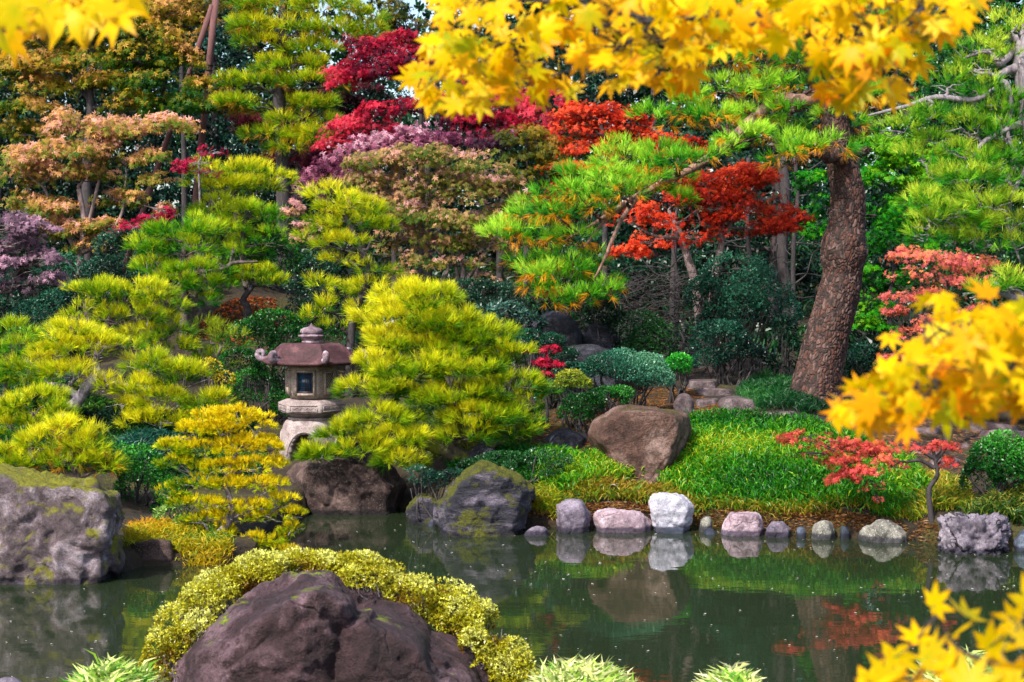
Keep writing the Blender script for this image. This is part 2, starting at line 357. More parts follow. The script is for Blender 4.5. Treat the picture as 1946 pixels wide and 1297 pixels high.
def sph(n, rs): return norm(rs.normal(size=(n, 3)))

def pine_pad(c, r, L_, n, pal, rs, dens=1.0, width=.006, spread=.75, under=None, sub_r=.15, flat=.4, amb=.0):
    """a clipped cloud of pine foliage: small domes of needle tufts over a flattened dome"""
    buf = Buf(); r = np.asarray(r); area = 2*math.pi*((r[0]*r[1])**.8+(r[0]*r[2])**.8*2)/3
    K = max(4, int(area/(sub_r*sub_r*2.4)*dens)); width *= .92; n += 2
    d = sph(K*3, rs); d = d[d[:, 2] > -.45][:K]
    rad = 1+.10*rs.normal(size=(len(d), 1)); rad[::4] *= .72
    sc = d*rad; sc[:, 2] = np.where(sc[:, 2] < 0, sc[:, 2]*flat, sc[:, 2]); lump = .12*n3(d*3+c, 1, int(c[0]*100) % 97)[:, None]
    sc = c+sc*(1+lump)*r
    m = max(5, int(13*dens)); sc_ = np.repeat(sc, m, 0); dd_ = np.repeat(d, m, 0)
    sd_ = sph(len(sc_), rs); sd_[:, 2] = np.abs(sd_[:, 2])*.75-.15; sd_ = norm(sd_+dd_*.5)
    srr = sub_r*rs.uniform(.6, 1.15, size=(len(sc), 1)); srr = np.repeat(srr, m, 0)
    pts = sc_+sd_*srr*np.array([1, 1, .6])
    dirs = norm(sd_*.7+dd_*.5+np.array([0, 0, .55])+.35*rs.normal(size=pts.shape))
    t = .48+.28*dd_[:, 2]+.38*sd_[:, 2]+.20*n3(pts, 2.2, 5)+.12*rs.normal(size=len(pts))  # lower tufts and clump undersides coloured darker, shade put into the needle colour
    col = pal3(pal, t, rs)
    if under is not None:
        w_ = (dd_[:, 2] < .15) & (sd_[:, 2] < .35) & (rs.rand(len(pts)) < under[1])
        w_ |= rs.rand(len(pts)) < under[1]*.12
        col[w_] = lin(under[0])*(1+.25*rs.normal(size=(w_.sum(), 1)))
        dirs[w_] = norm(dirs[w_]-np.array([0, 0, 1.0]))
    needles(buf, pts, dirs, n, L_, spread, width, col, rs)
    return buf
def maple_pad(c, r, size, pal, rs, dens=1.0, lobes=5, fat=.13, layers=None, gap=-.22, thick=.20, up=.5):
    buf = Buf(); r = np.asarray(r); vol = r[0]*r[1]*r[2]
    r = r*np.array([1.05, 1.05, 1.35]); K = layers or int(14+60*r[0]*r[2])
    d = sph(K, rs); d[:, 2] = np.abs(d[:, 2])*1.25-.45; rad = rs.uniform(.3, 1, size=(K, 1))**.6
    lc = c+d*rad*r; lr = rs.uniform(.18, .48, size=K)*min(r[0], .9)*1.0; size = size*1.22
    per = (dens*lr*lr*2.6/(size*size)).astype(int)+10
    idx = np.repeat(np.arange(K), per); n = len(idx)
    a = rs.rand(n)*6.283; q = np.sqrt(rs.rand(n))*(1+.25*np.sin(a*3+idx)); q2 = q[:, None]
    off = np.stack([np.cos(a), np.sin(a), np.zeros(n)], 1)*q2*lr[idx][:, None]
    out = norm(d[idx]+1e-6)
    pts = lc[idx]+off; rr = np.linalg.norm(off, axis=1)/lr[idx]
    pts[:, 2] += -.22*lr[idx]*rr**2+thick*lr[idx]*rs.normal(size=n)
    keep = (n3(pts, 3.4, 11) > gap) | (rs.rand(len(pts)) < .12); pts = pts[keep]; out = out[keep]; off = off[keep]; n = len(pts); idk = idx[keep]
    nrm = norm(np.array([0, 0, up])+norm(off+1e-6)*.35+out*.35+np.array([0, -.35, 0])+.45*rs.normal(size=(n, 3)))
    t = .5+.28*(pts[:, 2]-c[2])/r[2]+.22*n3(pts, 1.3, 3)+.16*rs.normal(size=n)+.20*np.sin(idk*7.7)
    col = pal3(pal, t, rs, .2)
    stars(buf, pts, nrm, size*rs.uniform(.6, 1.15, size=n), col, rs, lobes, fat)
    return buf
def bush_pad(c, r, leaf, pal, rs, dens=1.0, wid=.5, lump=.16, rosette=4, gap=-.6, lf=3.0):
    buf = Buf(); r = np.asarray(r); area = 2*math.pi*((r[0]*r[1])**.8+(r[0]*r[2])**.8*2)/3*1.6
    n = int(dens*area/(leaf*leaf)*3.0/rosette)
    d = sph(int(n*1.6), rs); d = d[d[:, 2] > -.55][:n]; n = len(d)
    nn = n3(d*r*1.0+c, lf, 4); shell = (1+lump*nn)*rs.uniform(.78, 1.04, size=n)
    pts = c+d*shell[:, None]*r; keep = n3(pts, 5, 8) > gap; pts = pts[keep]; d = d[keep]; nn = nn[keep]
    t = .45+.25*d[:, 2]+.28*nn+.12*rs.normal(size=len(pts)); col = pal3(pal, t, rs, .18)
    dd = norm(d/r+np.array([0, 0, .6]))
    k = rosette; P_ = np.repeat(pts, k, 0); D_ = np.repeat(dd, k, 0); C_ = np.repeat(col, k, 0)*(1+.12*rs.normal(size=(len(pts)*k, 1)))
    D_ = norm(D_*.6+.8*norm(rs.normal(size=D_.shape)))
    ovates(buf, P_, D_, leaf*rs.uniform(.7, 1.2, size=len(P_)), wid, C_, rs)
    return buf

# ------------------------------------------------------------------ trees
def limb_path(a, b, rs, wob=.10, sag=.0, n=4):
    a = np.asarray(a); b = np.asarray(b); L_ = np.linalg.norm(b-a); pts = [a]
    for k in range(1, n):
        t = k/n; p = a+(b-a)*t+rs.normal(size=3)*L_*wob*(.6 if k > 1 else .9); p[2] -= sag*L_*math.sin(t*math.pi); pts.append(p)
    pts.append(b); return cr(pts, 4)
def tree(name, label, cat, D, trunk, pads, kind='pine', pal=None, seed=1, bark=None, trunk_w=14, limbs=None,
         group=None, jit=0, to_ground=True, depth=.8, leafname=None, twigs=5, ls=None, pad_limb=True, **kw):
    """trunk: [(px,py[,dD])...] from top to base; pads: [(px,py,rx,ry[,dD])...]"""
    rs = np.random.RandomState(seed); bark = bark or B_pine
    tp = [P(t[0], t[1], D+(t[2] if len(t) > 2 else 0)) for t in trunk]
    if to_ground:
        b = tp[-1].copy(); b[2] = gzf(b[0], b[1])-.15
        if tp[-1][2] > b[2]+.05: tp.append(b)
        else: tp[-1][2] = b[2]
    base = np.array(tp[-1])
    root = empty(name, (base[0], base[1], base[2]+.15 if to_ground else base[2]), label, cat, group)
    path = cr(tp[::-1], 5); rw = S(trunk_w, D)/2
    tb = Buf(); n = len(path)
    rads = rw*np.interp(np.linspace(0, 1, n), [0, .08, .5, 1], [1.25, 1.0, .8, .5]); tube(tb, path, rads, 12, .05, seed)
    if bark is B_big:
        tb = plated_trunk(path, rads)
        tb.build('trunk', M_plate, root, True)
    else: tb.build('trunk', bark, root, True)
    nodes = [(p, r) for p, r in zip(path[n//6:], rads[n//6:])]
    for li in (limbs or []):
        lp = cr([P(t[0], t[1], D+(t[2] if len(t) > 2 else 0)) for t in li[0]], 6); lr = [S(w_, D)/2 for w_ in li[1]]
        lb = Buf(); tube(lb, lp, lr, 10, .07, seed+3); lb.build('branch', li[2] if len(li) > 2 else bark, root, True)
        rr = np.interp(np.linspace(0, 1, len(lp)), np.linspace(0, 1, len(lr)), lr); nodes += list(zip(lp[2:], rr[2:]))
    info = []
    for q in pads:
        dd = q[4] if len(q) > 4 else 0; c = P(q[0], q[1]+jit*rs.normal(), D+dd); rx = S(q[2], D+dd); rz = S(q[3], D+dd)*(1+.02*jit*rs.rand())
        info.append((c, np.array([rx, max(min(rx*depth, 1.6), rz), rz])))
    order = sorted(range(len(info)), key=lambda k: min(np.linalg.norm(info[k][0]-p) for p, _ in nodes))
    for k in order:
        c, r = info[k]
        if pad_limb:
            tgt = c-np.array([0, 0, r[2]*.25])
            j = min(range(len(nodes)), key=lambda q: np.linalg.norm(nodes[q][0]-tgt)+.9*max(0, nodes[q][0][2]-tgt[2])-nodes[q][1]*1.0)
            a, ra = nodes[j]; lb = Buf(); lp = limb_path(a, tgt, rs, .09 if kind == 'pine' else .06)
            r0 = min(ra*.8, max(.012, rw*.42)); tube(lb, lp, [r0, r0*.7, r0*.4], 7, .05, seed+k)
            nodes += [(p, r0*.6) for p in lp[6::4]]
            for t in range(twigs):
                e = c+sph(1, rs)[0]*r*np.array([.85, .85, .5]); s_ = lp[rs.randint(len(lp)//2, len(lp))]
                tube(lb, limb_path(s_, e, rs, .10, -.05, 3), [max(r0*.35, .006), .004], 4, 0, k)
            lb.build('branch', bark, root, True)
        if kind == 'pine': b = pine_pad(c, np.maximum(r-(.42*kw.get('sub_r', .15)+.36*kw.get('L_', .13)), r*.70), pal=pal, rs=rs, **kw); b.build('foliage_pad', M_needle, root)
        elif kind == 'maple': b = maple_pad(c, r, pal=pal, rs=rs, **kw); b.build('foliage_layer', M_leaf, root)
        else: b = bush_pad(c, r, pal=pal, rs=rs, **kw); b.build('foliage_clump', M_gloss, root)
    return root
def shrub(label, D, pads, pal, leaf=.035, seed=1, name='shrub', cat='shrub', group=None, depth=.8, bark=None, stems=4, **kw):
    """low bush: stems from the ground plus one leafy mass per clump"""
    rs = np.random.RandomState(seed); c0 = np.mean([P(q[0], q[1], D+(q[4] if len(q) > 4 else 0)) for q in pads], 0)
    g0 = gzf(c0[0], c0[1]); root = empty(name, (c0[0], c0[1], g0), label, cat, group)
    sb = Buf()
    for q in pads:
        dd = q[4] if len(q) > 4 else 0; c = P(q[0], q[1], D+dd); rx = S(q[2], D+dd); rz = S(q[3], D+dd)
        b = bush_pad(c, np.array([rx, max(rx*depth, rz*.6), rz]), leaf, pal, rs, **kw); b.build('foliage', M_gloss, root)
        for k in range(stems):
            e = c+sph(1, rs)[0]*np.array([rx, rx*.7, rz])*.6
            s_ = np.array([c[0]*.5+c0[0]*.5+rs.normal()*.05, c[1]*.5+c0[1]*.5, 0]); s_[2] = gzf(s_[0], s_[1])-.03
            tube(sb, limb_path(s_, e, rs, .08), [.016, .006], 5, 0, k)
    sb.build('stems', bark or B_dark, root, True)
    return root

# ------------------------------------------------------------------ rocks
def hull_planes(pts):
    bm = bmesh.new()
    for p in pts: bm.verts.new(p)
    bmesh.ops.convex_hull(bm, input=bm.verts[:]); bm.normal_update()
    c = np.mean(pts, 0); Nn = []; Dn = []
    for f in bm.faces:
        if f.calc_area() < 1e-7: continue
        n_ = np.array(f.normal); p = np.array(f.verts[0].co); d = float(n_@(p-c))
        if d < 0: n_, d = -n_, -d
        if d > 1e-4: Nn.append(n_); Dn.append(d)
    bm.free(); A_ = []; B_ = []
    for n_, d in zip(Nn, Dn):
        if all(n_@a < .985 or abs(d-b) > .12*d for a, b in zip(A_, B_)): A_.append(n_); B_.append(d)
    return c, np.array(A_), np.array(B_)
ICO = {}
def ico(level):
    if level not in ICO:
        bm = bmesh.new(); bmesh.ops.create_icosphere(bm, subdivisions=level, radius=1)
        ICO[level] = (np.array([v.co[:] for v in bm.verts]), np.array([[v.index for v in f.verts] for f in bm.faces])); bm.free()
    return ICO[level]
def rock_mesh(pts, seed, amp=.05, freq=1.6, p=20, level=5, ridged=False, fine=.012, cuts=0, grooves=None, blocky=None):
    c, Nn, Dn = hull_planes(pts); Vd, Fc = ico(level); rs = np.random.RandomState(seed)
    size = np.mean(Dn)
    for _ in range(cuts):     # random chipped facets
        n_ = sph(1, rs)[0]; 
        sup = max((np.array(pts)-c)@n_); Nn = np.vstack([Nn, n_]); Dn = np.append(Dn, sup*rs.uniform(.78, .92))
    q = np.maximum(Vd@Nn.T, 0)/Dn; r = (np.sum(q**p, 1))**(-1/p)
    pos = Vd*r[:, None]; off = Vector((seed*3.1, seed*1.7, seed*.9)); disp = np.empty(len(pos))
    fr = freq/size
    for k in range(len(pos)):
        v = Vector(pos[k])*fr+off
        d = noise.fractal(v*.6, 1.0, 2.1, 4)*1.0
        if ridged: d += (noise.ridged_multi_fractal(v*1.3, .9, 2.2, 4, 1.0, 2.0)-1.2)*.7
        else: d += abs(noise.noise(v*1.7))*-.7
        if blocky:
            dd, pp = noise.voronoi(v*blocky[1]+noise.noise_vector(v*1.5)*.35)
            hsh = math.sin(pp[0].x*12.9+pp[0].y*78.2+pp[0].z*37.7)*43758.5; hsh -= math.floor(hsh)
            dd2, pp2 = noise.voronoi(v*blocky[1]*2.6+noise.noise_vector(v*3)*.25)
            h2 = math.sin(pp2[0].x*12.9+pp2[0].y*78.2+pp2[0].z*37.7)*43758.5; h2 -= math.floor(h2)
            e1 = min(1, (dd[1]-dd[0])*5); e2 = min(1, (dd2[1]-dd2[0])*4)
            d += ((hsh-.5)*e1-(1-e1)*.35)*blocky[0]+((h2-.5)*e2-(1-e2)*.3)*blocky[0]*.38
        d2 = noise.fractal(v*6, .9, 2.1, 3)+.5*noise.fractal(v*17, .9, 2.1, 2)
        disp[k] = d*amp*size+d2*fine*size
    pos = pos+Vd*disp[:, None]
    if grooves: pos = grooves(pos+c)-c
    return pos+c, Fc
def rock(label, D, poly, mat, depth=None, seed=1, name='rock', cat='rock', group=None, level=5, waterline=True, drop=18, parts=None, **kw):
    """poly: outline in photo pixels at the distance of the rock's middle"""
    xs = [q[0] for q in poly]; wpx = max(xs)-min(xs); depth = depth or S(wpx, D)*.75
    cx = sum(xs)/len(xs); ys = [q[1] for q in poly]; cy = (max(ys)+min(ys))/2; bot = max(ys)
    pts = []
    Dm = D+depth/2
    for (x, y) in poly:
        y2 = y+(drop if y > bot-8 else 0)
        q0 = P(x, y2, Dm); pts.append(q0)
        if y > bot-14: q0[2] = min(q0[2], gzf(q0[0], q0[1])-.08)
        for s in (-1, 1):
            pts.append(P(cx+(x-cx)*.72, cy+(y-cy)*.80+(drop if y > bot-8 else 0), Dm+s*depth/2))
            if y > bot-14: pts[-1][2] = min(pts[-1][2], gzf(pts[-1][0], pts[-1][1])-.05)
    V, Fc = rock_mesh([tuple(p) for p in pts], seed, level=level, **kw)
    c = V.mean(0); base = V[:, 2].min()
    b = Buf(); b.add(V-np.array([c[0], c[1], base]), Fc)
    o = b.build(name, mat, None, True); o.location = (c[0], c[1], base)
    return tag(o, label, cat, group)
def grow(poly, k):
    cx = sum(q[0] for q in poly)/len(poly); cy = sum(q[1] for q in poly)/len(poly); return [(cx+(x-cx)*k, cy+(y-cy)*(1+(k-1)*.4)) for x, y in poly]
def box_poly(x0, y0, x1, y1, k=.28):
    w_, h_ = x1-x0, y1-y0
    return [(x0+w_*k, y0+h_*.06), (x0+w_*.55, y0), (x1-w_*k*.8, y0+h_*.1), (x1, y0+h_*.5), (x1-w_*.04, y1), (x0+w_*.04, y1), (x0, y0+h_*.55)]
#@@SPLIT
def ground_hit(px, py):
    for D in np.arange(12, 45, .1):
        p = P(px, py, D)
        if p[2] < max(gzf(p[0], p[1]), 0 if D < 16 else -1): return p
    return P(px, py, 45)
def in_poly(x, y, poly):
    ins = np.zeros(len(x), bool); j = len(poly)-1
    for i_ in range(len(poly)):
        xi, yi = poly[i_]; xj, yj = poly[j]
        c = ((yi > y) != (yj > y)) & (x < (xj-xi)*(y-yi)/(yj-yi+1e-9)+xi); ins ^= c; j = i_
    return ins
def scatter(poly, n, rs):
    a = np.array(poly); x0, y0 = a.min(0); x1, y1 = a.max(0); out = []
    k = 0
    while k < n:
        x = rs.uniform(x0, x1, n); y = rs.uniform(y0, y1, n); m_ = in_poly(x, y, poly); out.append(np.stack([x[m_], y[m_]], 1)); k += m_.sum()
        if len(out) > 60: break
    return np.concatenate(out)[:n]
def blades(buf, xy, ln, wid, pal, rs, lean=.5, h=0.0, t0=.5, leaves=3, z=None):
    xy = np.repeat(xy, leaves, 0)+.02*rs.normal(size=(len(xy)*leaves, 2)); n = len(xy)
    zz = gz(xy[:, 0], xy[:, 1]) if z is None else z(xy)
    b = np.stack([xy[:, 0], xy[:, 1], zz+h*rs.rand(n)], 1)
    a = rs.rand(n)*6.283; o = np.stack([np.cos(a), np.sin(a), np.zeros(n)], 1)*rs.uniform(.2, 1.3, size=(n, 1))*lean
    d1 = norm(o+[0, 0, 1]); d2 = norm(o*2.2+[0, 0, .45]); L_ = (ln*rs.uniform(.6, 1.2, size=n))[:, None]
    s = norm(np.cross(d1, rs.normal(size=(n, 3))))*wid*.5
    m1 = b+d1*L_*.5; m2 = m1+d2*L_*.5
    V = np.stack([b-s*.4, b+s*.4, m1+s, m1-s, m2], 1).reshape(-1, 3)
    t = t0+.3*n3(b, 1.6, 8)+.2*rs.normal(size=n); col = np.clip(pal3(pal, t, rs, .2), .001, .9)
    C = np.repeat(col, 5, 0); k = np.arange(n)*5
    buf.add(V, np.stack([k, k+1, k+2, k+3], 1), C)
    buf.f.append(np.stack([k+3, k+2, k+4], 1)+buf.n-len(V))

# ------------------------------------------------------------------ rocks of the shore
R_fg = rockmat('purple_brown_stone', '#1a0f10', '#3e2a2e', '#846a72', .2, '#8a9a08', 2.6, 1.0, wet=False, crack=.35)
R_left = rockmat('craggy_grey_stone', '#201a1c', '#625458', '#aea2aa', .50, '#7c7a10', 3.4, 1.0, crack=.15, mossw=.24)
R_dark = rockmat('dark_slate_stone', '#121318', '#34323e', '#8a8090', .58, '#5a5c0a', 2.2, 1.0, streak=((0, .6, .3), (1, 1, 3.2)), crack=.2, mossw=.26)
R_lant = rockmat('dark_brown_stone', '#150f0f', '#3a2a28', '#7c6660', .15, '#4a4a10', 2.6, 1.0, speck='#6a5a4c')
R_bold = rockmat('warm_brown_stone', '#261814', '#5c4238', '#a48a80', .30, '#5a5010', 1.7, .9, crack=.3, wet=False)
R_white = rockmat('pale_blue_white_stone', '#50525e', '#94929e', '#ccc8d2', 0, scale=3, bump=.6, mid_pos=.45)
R_pink = rockmat('pale_pink_stone', '#54424c', '#967e88', '#d0bcc6', 0, scale=3.6, bump=.9, crack=.3, mid_pos=.45)
R_tan = rockmat('grey_tan_stone', '#403e38', '#74726a', '#a8a49a', 0, scale=3, bump=.5, speck='#b0aaa0')
R_blue = rockmat('dark_blue_grey_stone', '#1a202c', '#3a4252', '#6a7484', 0, scale=4, bump=.5)
R_purp = rockmat('purple_grey_stone', '#3a3440', '#6c6270', '#a296a6', .25, '#5a6010', 3, .8, crack=.4)
R_crag = rockmat('knobbly_grey_stone', '#2a2630', '#7c7280', '#b4aab4', .1, '#5a6010', 4, 1.2, crack=1)
R_slab = rockmat('stepping_stone', '#302628', '#5c4e50', '#8a7c7e', .2, '#4a4a10', 2.4, .7, wet=False)
R_path = rockmat('brown_paving_stone', '#352a28', '#625052', '#90807e', 0, scale=2.6, bump=.6, wet=False)
R_shade = rockmat('dark_garden_stone', '#121216', '#2e2e38', '#5c5c6c', .3, '#2a3010', 2, .9, wet=False)

def seam(lines, D_=9.4):
    segs = [(np.array([P(*a, D_)[[0, 2]], P(*b, D_)[[0, 2]]]), w_, dp) for pl_, w_, dp in lines for a, b in zip(pl_[:-1], pl_[1:])]
    def f(pos):
        out = pos.copy(); c = pos.mean(0)
        push = np.zeros(len(pos)); xz = pos[:, [0, 2]]+.03*np.stack([np.sin(pos[:, 2]*17), np.sin(pos[:, 0]*13)], 1)
        for (s_, w_, dp) in segs:
            d = s_[1]-s_[0]; t = np.clip(((xz-s_[0])@d)/(d@d), 0, 1); dist = np.linalg.norm(xz-s_[0]-t[:, None]*d, axis=1)
            push = np.maximum(push, dp*np.exp(-(dist/w_)**1.3))
        push *= (pos[:, 1] < c[1]+.2)
        return out+(c-pos)*push[:, None]
    return f
rock('large purple brown boulder in the foreground under the yellow green azalea', 9.2,
     [(580, 1076), (640, 1078), (700, 1100), (775, 1140), (860, 1192), (925, 1245), (975, 1310), (1060, 1560), (200, 1560), (270, 1320), (330, 1228), (388, 1165), (445, 1130), (510, 1096)],
     R_fg, depth=1.6, seed=4, name='boulder', level=7, amp=.085, freq=1.3, ridged=True, cuts=2, blocky=(.7, .55), grooves=seam([([(715, 1095), (700, 1135), (660, 1172), (640, 1225), (665, 1330)], .07, .14), ([(660, 1172), (590, 1160), (500, 1195), (440, 1260)], .04, .06), ([(700, 1150), (790, 1190), (860, 1270)], .05, .07)]), p=24, fine=.02, drop=0)
rock('huge craggy grey rock with yellow moss cap at the left waterside', 14.5,
     [(-90, 880), (30, 884), (110, 900), (170, 918), (215, 920), (236, 945), (232, 1000), (228, 1090), (200, 1112), (60, 1118), (-120, 1112)],
     R_left, depth=1.3, seed=7, name='boulder', level=6, amp=.085, freq=2.0, blocky=(1.3, .75), p=24, ridged=True, fine=.02)
rock('small rounded mossy knob on top of the craggy left rock', 14.62, box_poly(150, 900, 196, 950), R_left, depth=.3, seed=9, level=4, drop=0)
rock('brown flat topped rock on the low tongue beside the yellow pine', 15.5,
     [(236, 1044), (300, 1030), (335, 1032), (342, 1060), (330, 1092), (245, 1092)], R_lant, depth=.9, seed=11, amp=.07, ridged=True)
rock('pale purple stone at the bottom left corner of the picture', 9.0, box_poly(-30, 1281, 62, 1360), R_purp, seed=12, level=4, name='stone', cat='stone')
rock('dark brown overhanging rock under the stone lantern', 18.9,
     [(536, 905), (560, 880), (620, 872), (700, 876), (752, 886), (776, 925), (768, 950), (720, 972), (650, 976), (590, 972), (556, 950)],
     R_lant, depth=1.0, seed=15, level=6, amp=.09, blocky=(1.0, .7), ridged=True, drop=8)
rock('dark mossy pyramid shaped rock at the pond edge right of the lantern rock', 17.25,
     [(820, 958), (842, 930), (872, 902), (912, 868), (945, 884), (1000, 912), (1020, 940), (992, 980), (975, 1012), (880, 1020), (830, 1014)],
     R_dark, depth=1.1, seed=18, level=6, amp=.09, blocky=(1.2, .9), freq=1.6, ridged=True, fine=.02)
SH = 'stones along the pond edge'
for k_, (lab, D, poly, mt, dp, sd_, kw) in enumerate([
    ('grey mossy stone between the lantern rock and the pyramid rock', 18.1, box_poly(776, 936, 838, 984), R_dark, .5, 20, {}),
    ('low dark stone just left of the pyramid rock at the waterline', 18.0, box_poly(806, 976, 832, 994), R_blue, .2, 21, dict(level=3)),
    ('upright dark blue grey stone right of the grass clump', 17.5, [(1060, 958), (1085, 946), (1106, 950), (1119, 975), (1118, 1008), (1062, 1010)], R_purp, .5, 22, {}),
    ('long pale pink grey stone lying left of the white stone', 17.5, [(1126, 975), (1140, 966), (1215, 966), (1238, 984), (1236, 1004), (1190, 1014), (1140, 1010)], R_pink, .5, 23, dict(p=12)),
    ('tall rounded white and blue grey stone perched on the pond edge', 17.55, [(1237, 940), (1258, 930), (1300, 934), (1318, 960), (1314, 980), (1284, 998), (1256, 997), (1236, 972)], R_white, .45, 124, dict(p=14, drop=8)),
    ('flat dark slab under the white stone', 17.45, box_poly(1238, 1001, 1322, 1020), R_blue, .4, 25, {}),
    ('small cream stone right of the white stone', 17.6, box_poly(1322, 980, 1358, 1004), R_tan, .25, 26, dict(level=4)),
    ('flat grey pebble below the small cream stone', 17.4, box_poly(1326, 1000, 1372, 1016), R_blue, .25, 27, dict(level=3)),
    ('pale pink streaked stone like a stump at the waterline', 17.3, [(1372, 1000), (1388, 974), (1410, 970), (1440, 974), (1450, 990), (1449, 1018), (1410, 1024), (1372, 1016)], R_pink, .45, 28, {}),
    ('dark block half hidden by dry moss right of the pink stone', 17.2, box_poly(1454, 990, 1502, 1024), R_purp, .35, 29, {}),
    ('small round blue black pebble left of the tan cone stone', 17.15, box_poly(1509, 996, 1536, 1016), R_blue, .2, 30, dict(level=3)),
    ('tan cone shaped stone standing in the shallow water', 17.05, [(1537, 1015), (1545, 998), (1568, 986), (1582, 994), (1591, 1022), (1564, 1028), (1538, 1024)], R_tan, .35, 31, {}),
    ('small dark pebble just right of the tan cone stone', 17.1, box_poly(1592, 997, 1618, 1012), R_blue, .18, 32, dict(level=3)),
    ('small grey pebble left of the large grey dome stone', 17.1, box_poly(1617, 1001, 1637, 1014), R_tan, .16, 33, dict(level=3)),
    ('large smooth grey dome shaped stone at the right waterline', 16.85, [(1634, 1022), (1650, 998), (1678, 987), (1705, 993), (1725, 1010), (1732, 1028), (1700, 1037), (1645, 1035)], R_tan, .55, 34, dict(p=12)),
    ('broad dark slab at the right frame edge in the water', 16.3, [(1918, 1026), (1940, 1008), (2040, 1010), (2060, 1058), (1925, 1056)], R_blue, .8, 36, {}),
    ('purple grey stone half hidden in the bamboo grass behind the coral maple', 17.9, box_poly(1686, 922, 1738, 956), R_purp, .4, 37, {}),
    ('dark step stone below the round dark bush', 17.6, box_poly(1826, 938, 1906, 972), R_shade, .5, 38, {}),
    ('grey violet stone beside the path left of the round dark bush', 18.6, box_poly(1786, 900, 1826, 930), R_purp, .4, 39, {}),
    ('dark purple stone in the water right of the golden pine foot', 16.0, box_poly(556, 1046, 650, 1072), R_purp, .4, 43, {}),
    ('low dark pebble under the mossy pyramid rock', 17.35, box_poly(982, 992, 1014, 1006), R_blue, .2, 40, dict(level=3)),
    ('low brown slab left of the upright blue grey stone', 17.3, box_poly(972, 1003, 1060, 1018), R_purp, .3, 41, {}),
    ]):
    rock(lab, D, grow(poly, 1.12), mt, depth=dp, seed=sd_, name='stone', cat='stone', group=SH, **{**dict(level=5, amp=.09, cuts=4, ridged=k_ % 2 == 0, fine=.02, blocky=(.9, .8)), **kw})
rock('knobbly purple grey rock at the foot of the little coral maple', 16.1,
     [(1780, 992), (1800, 976), (1860, 982), (1912, 980), (1920, 1010), (1916, 1054), (1850, 1060), (1784, 1050)], R_crag, depth=.8, seed=35, level=6, amp=.12, freq=3.4, blocky=(1.3, .9), ridged=True, fine=.03)
rock('big brown boulder with pale face and overhang on the grassy bank', 18.7,
     [(1108, 830), (1125, 792), (1165, 772), (1215, 768), (1290, 776), (1314, 785), (1320, 825), (1300, 862), (1262, 880), (1180, 880), (1130, 866)],
     R_bold, depth=1.2, seed=46, level=6, amp=.08, freq=1.3, p=30, cuts=3, blocky=(1.1, .55), grooves=seam([([(1150, 772), (1158, 812), (1190, 850), (1200, 895)], .03, .05), ([(1240, 862), (1262, 905)], .04, .08)], 18.8), drop=6)
rock('small rounded purple stone behind the big brown boulder', 20.4, box_poly(1279, 746, 1320, 780), R_slab, seed=45, level=4, name='stone', cat='stone')
for k, (lab, D, b, mt, dp) in enumerate([
    ('uppermost narrow stepping stone near the bright green bush', 22.6, (1296, 722, 1372, 742), R_slab, .6),
    ('long curved stepping stone below the uppermost one', 21.9, (1310, 740, 1404, 758), R_slab, .6),
    ('flat stepping stone beside the small rounded purple stone', 21.0, (1316, 758, 1372, 776), R_slab, .6),
    ('largest pale stepping stone left of the dwarf bamboo', 20.7, (1358, 754, 1450, 788), R_slab, .8),
    ('lowest stepping stone leading to the bamboo grass', 20.2, (1432, 782, 1524, 806), R_slab, .7)]):
    D = ground_hit((b[0]+b[2])/2, b[3]-3)[1]
    rock(lab, D, box_poly(*b, k=.12), mt, depth=dp, seed=50+k, name='stepping_stone', cat='stepping stone', group='stepping stones up the bank', level=5, amp=.03, drop=6)
rs = np.random.RandomState(5)
PLAB = ['left', 'second', 'third', 'fourth', 'fifth', 'sixth']
for k, (lab, D, b) in enumerate([
    ('pale paving slab of the path left behind the little maple trunk', 19.3, (1730, 852, 1800, 868)),
    ('pinkish paving slab of the path right behind the little maple trunk', 19.2, (1792, 842, 1852, 860)),
    ('low front paving slab beside the dark round bush', 18.8, (1756, 872, 1830, 896)),
    ('broad paving slab high on the path under the yellow leaves', 20.4, (1700, 812, 1800, 832)),
    ('brown paving slab of the path above the dark round bush', 20.6, (1810, 806, 1946, 826)),
    ('wide brown slab at the right end of the path', 19.8, (1846, 820, 1990, 842))]):
    D = ground_hit((b[0]+b[2])/2, b[3]-3)[1]
    rock(lab, D, box_poly(*b, k=.1), R_path, depth=.9, seed=60+k, name='paving_slab', cat='paving slab', group='slabs of the garden path', level=4, amp=.03, drop=4)
for k, (lab, D, b) in enumerate([
    ('dark sloping boulder in shade under the hanging pine branch', 22.6, (1000, 590, 1110, 670)),
    ('dark rugged boulder right of the sloping one in the shade', 22.9, (1095, 612, 1178, 672)),
    ('low dark ledge rock in front of the shaded boulders', 21.8, (1040, 655, 1190, 700)),
    ('low dark rock between the round pine and the big boulder', 19.7, (1030, 816, 1120, 850)),
    ('dark stone at the foot of the round pine', 19.2, (880, 845, 960, 885))]):
    rock(lab, D, box_poly(*b), R_shade, depth=.9, seed=70+k, level=5, amp=.09, ridged=True)
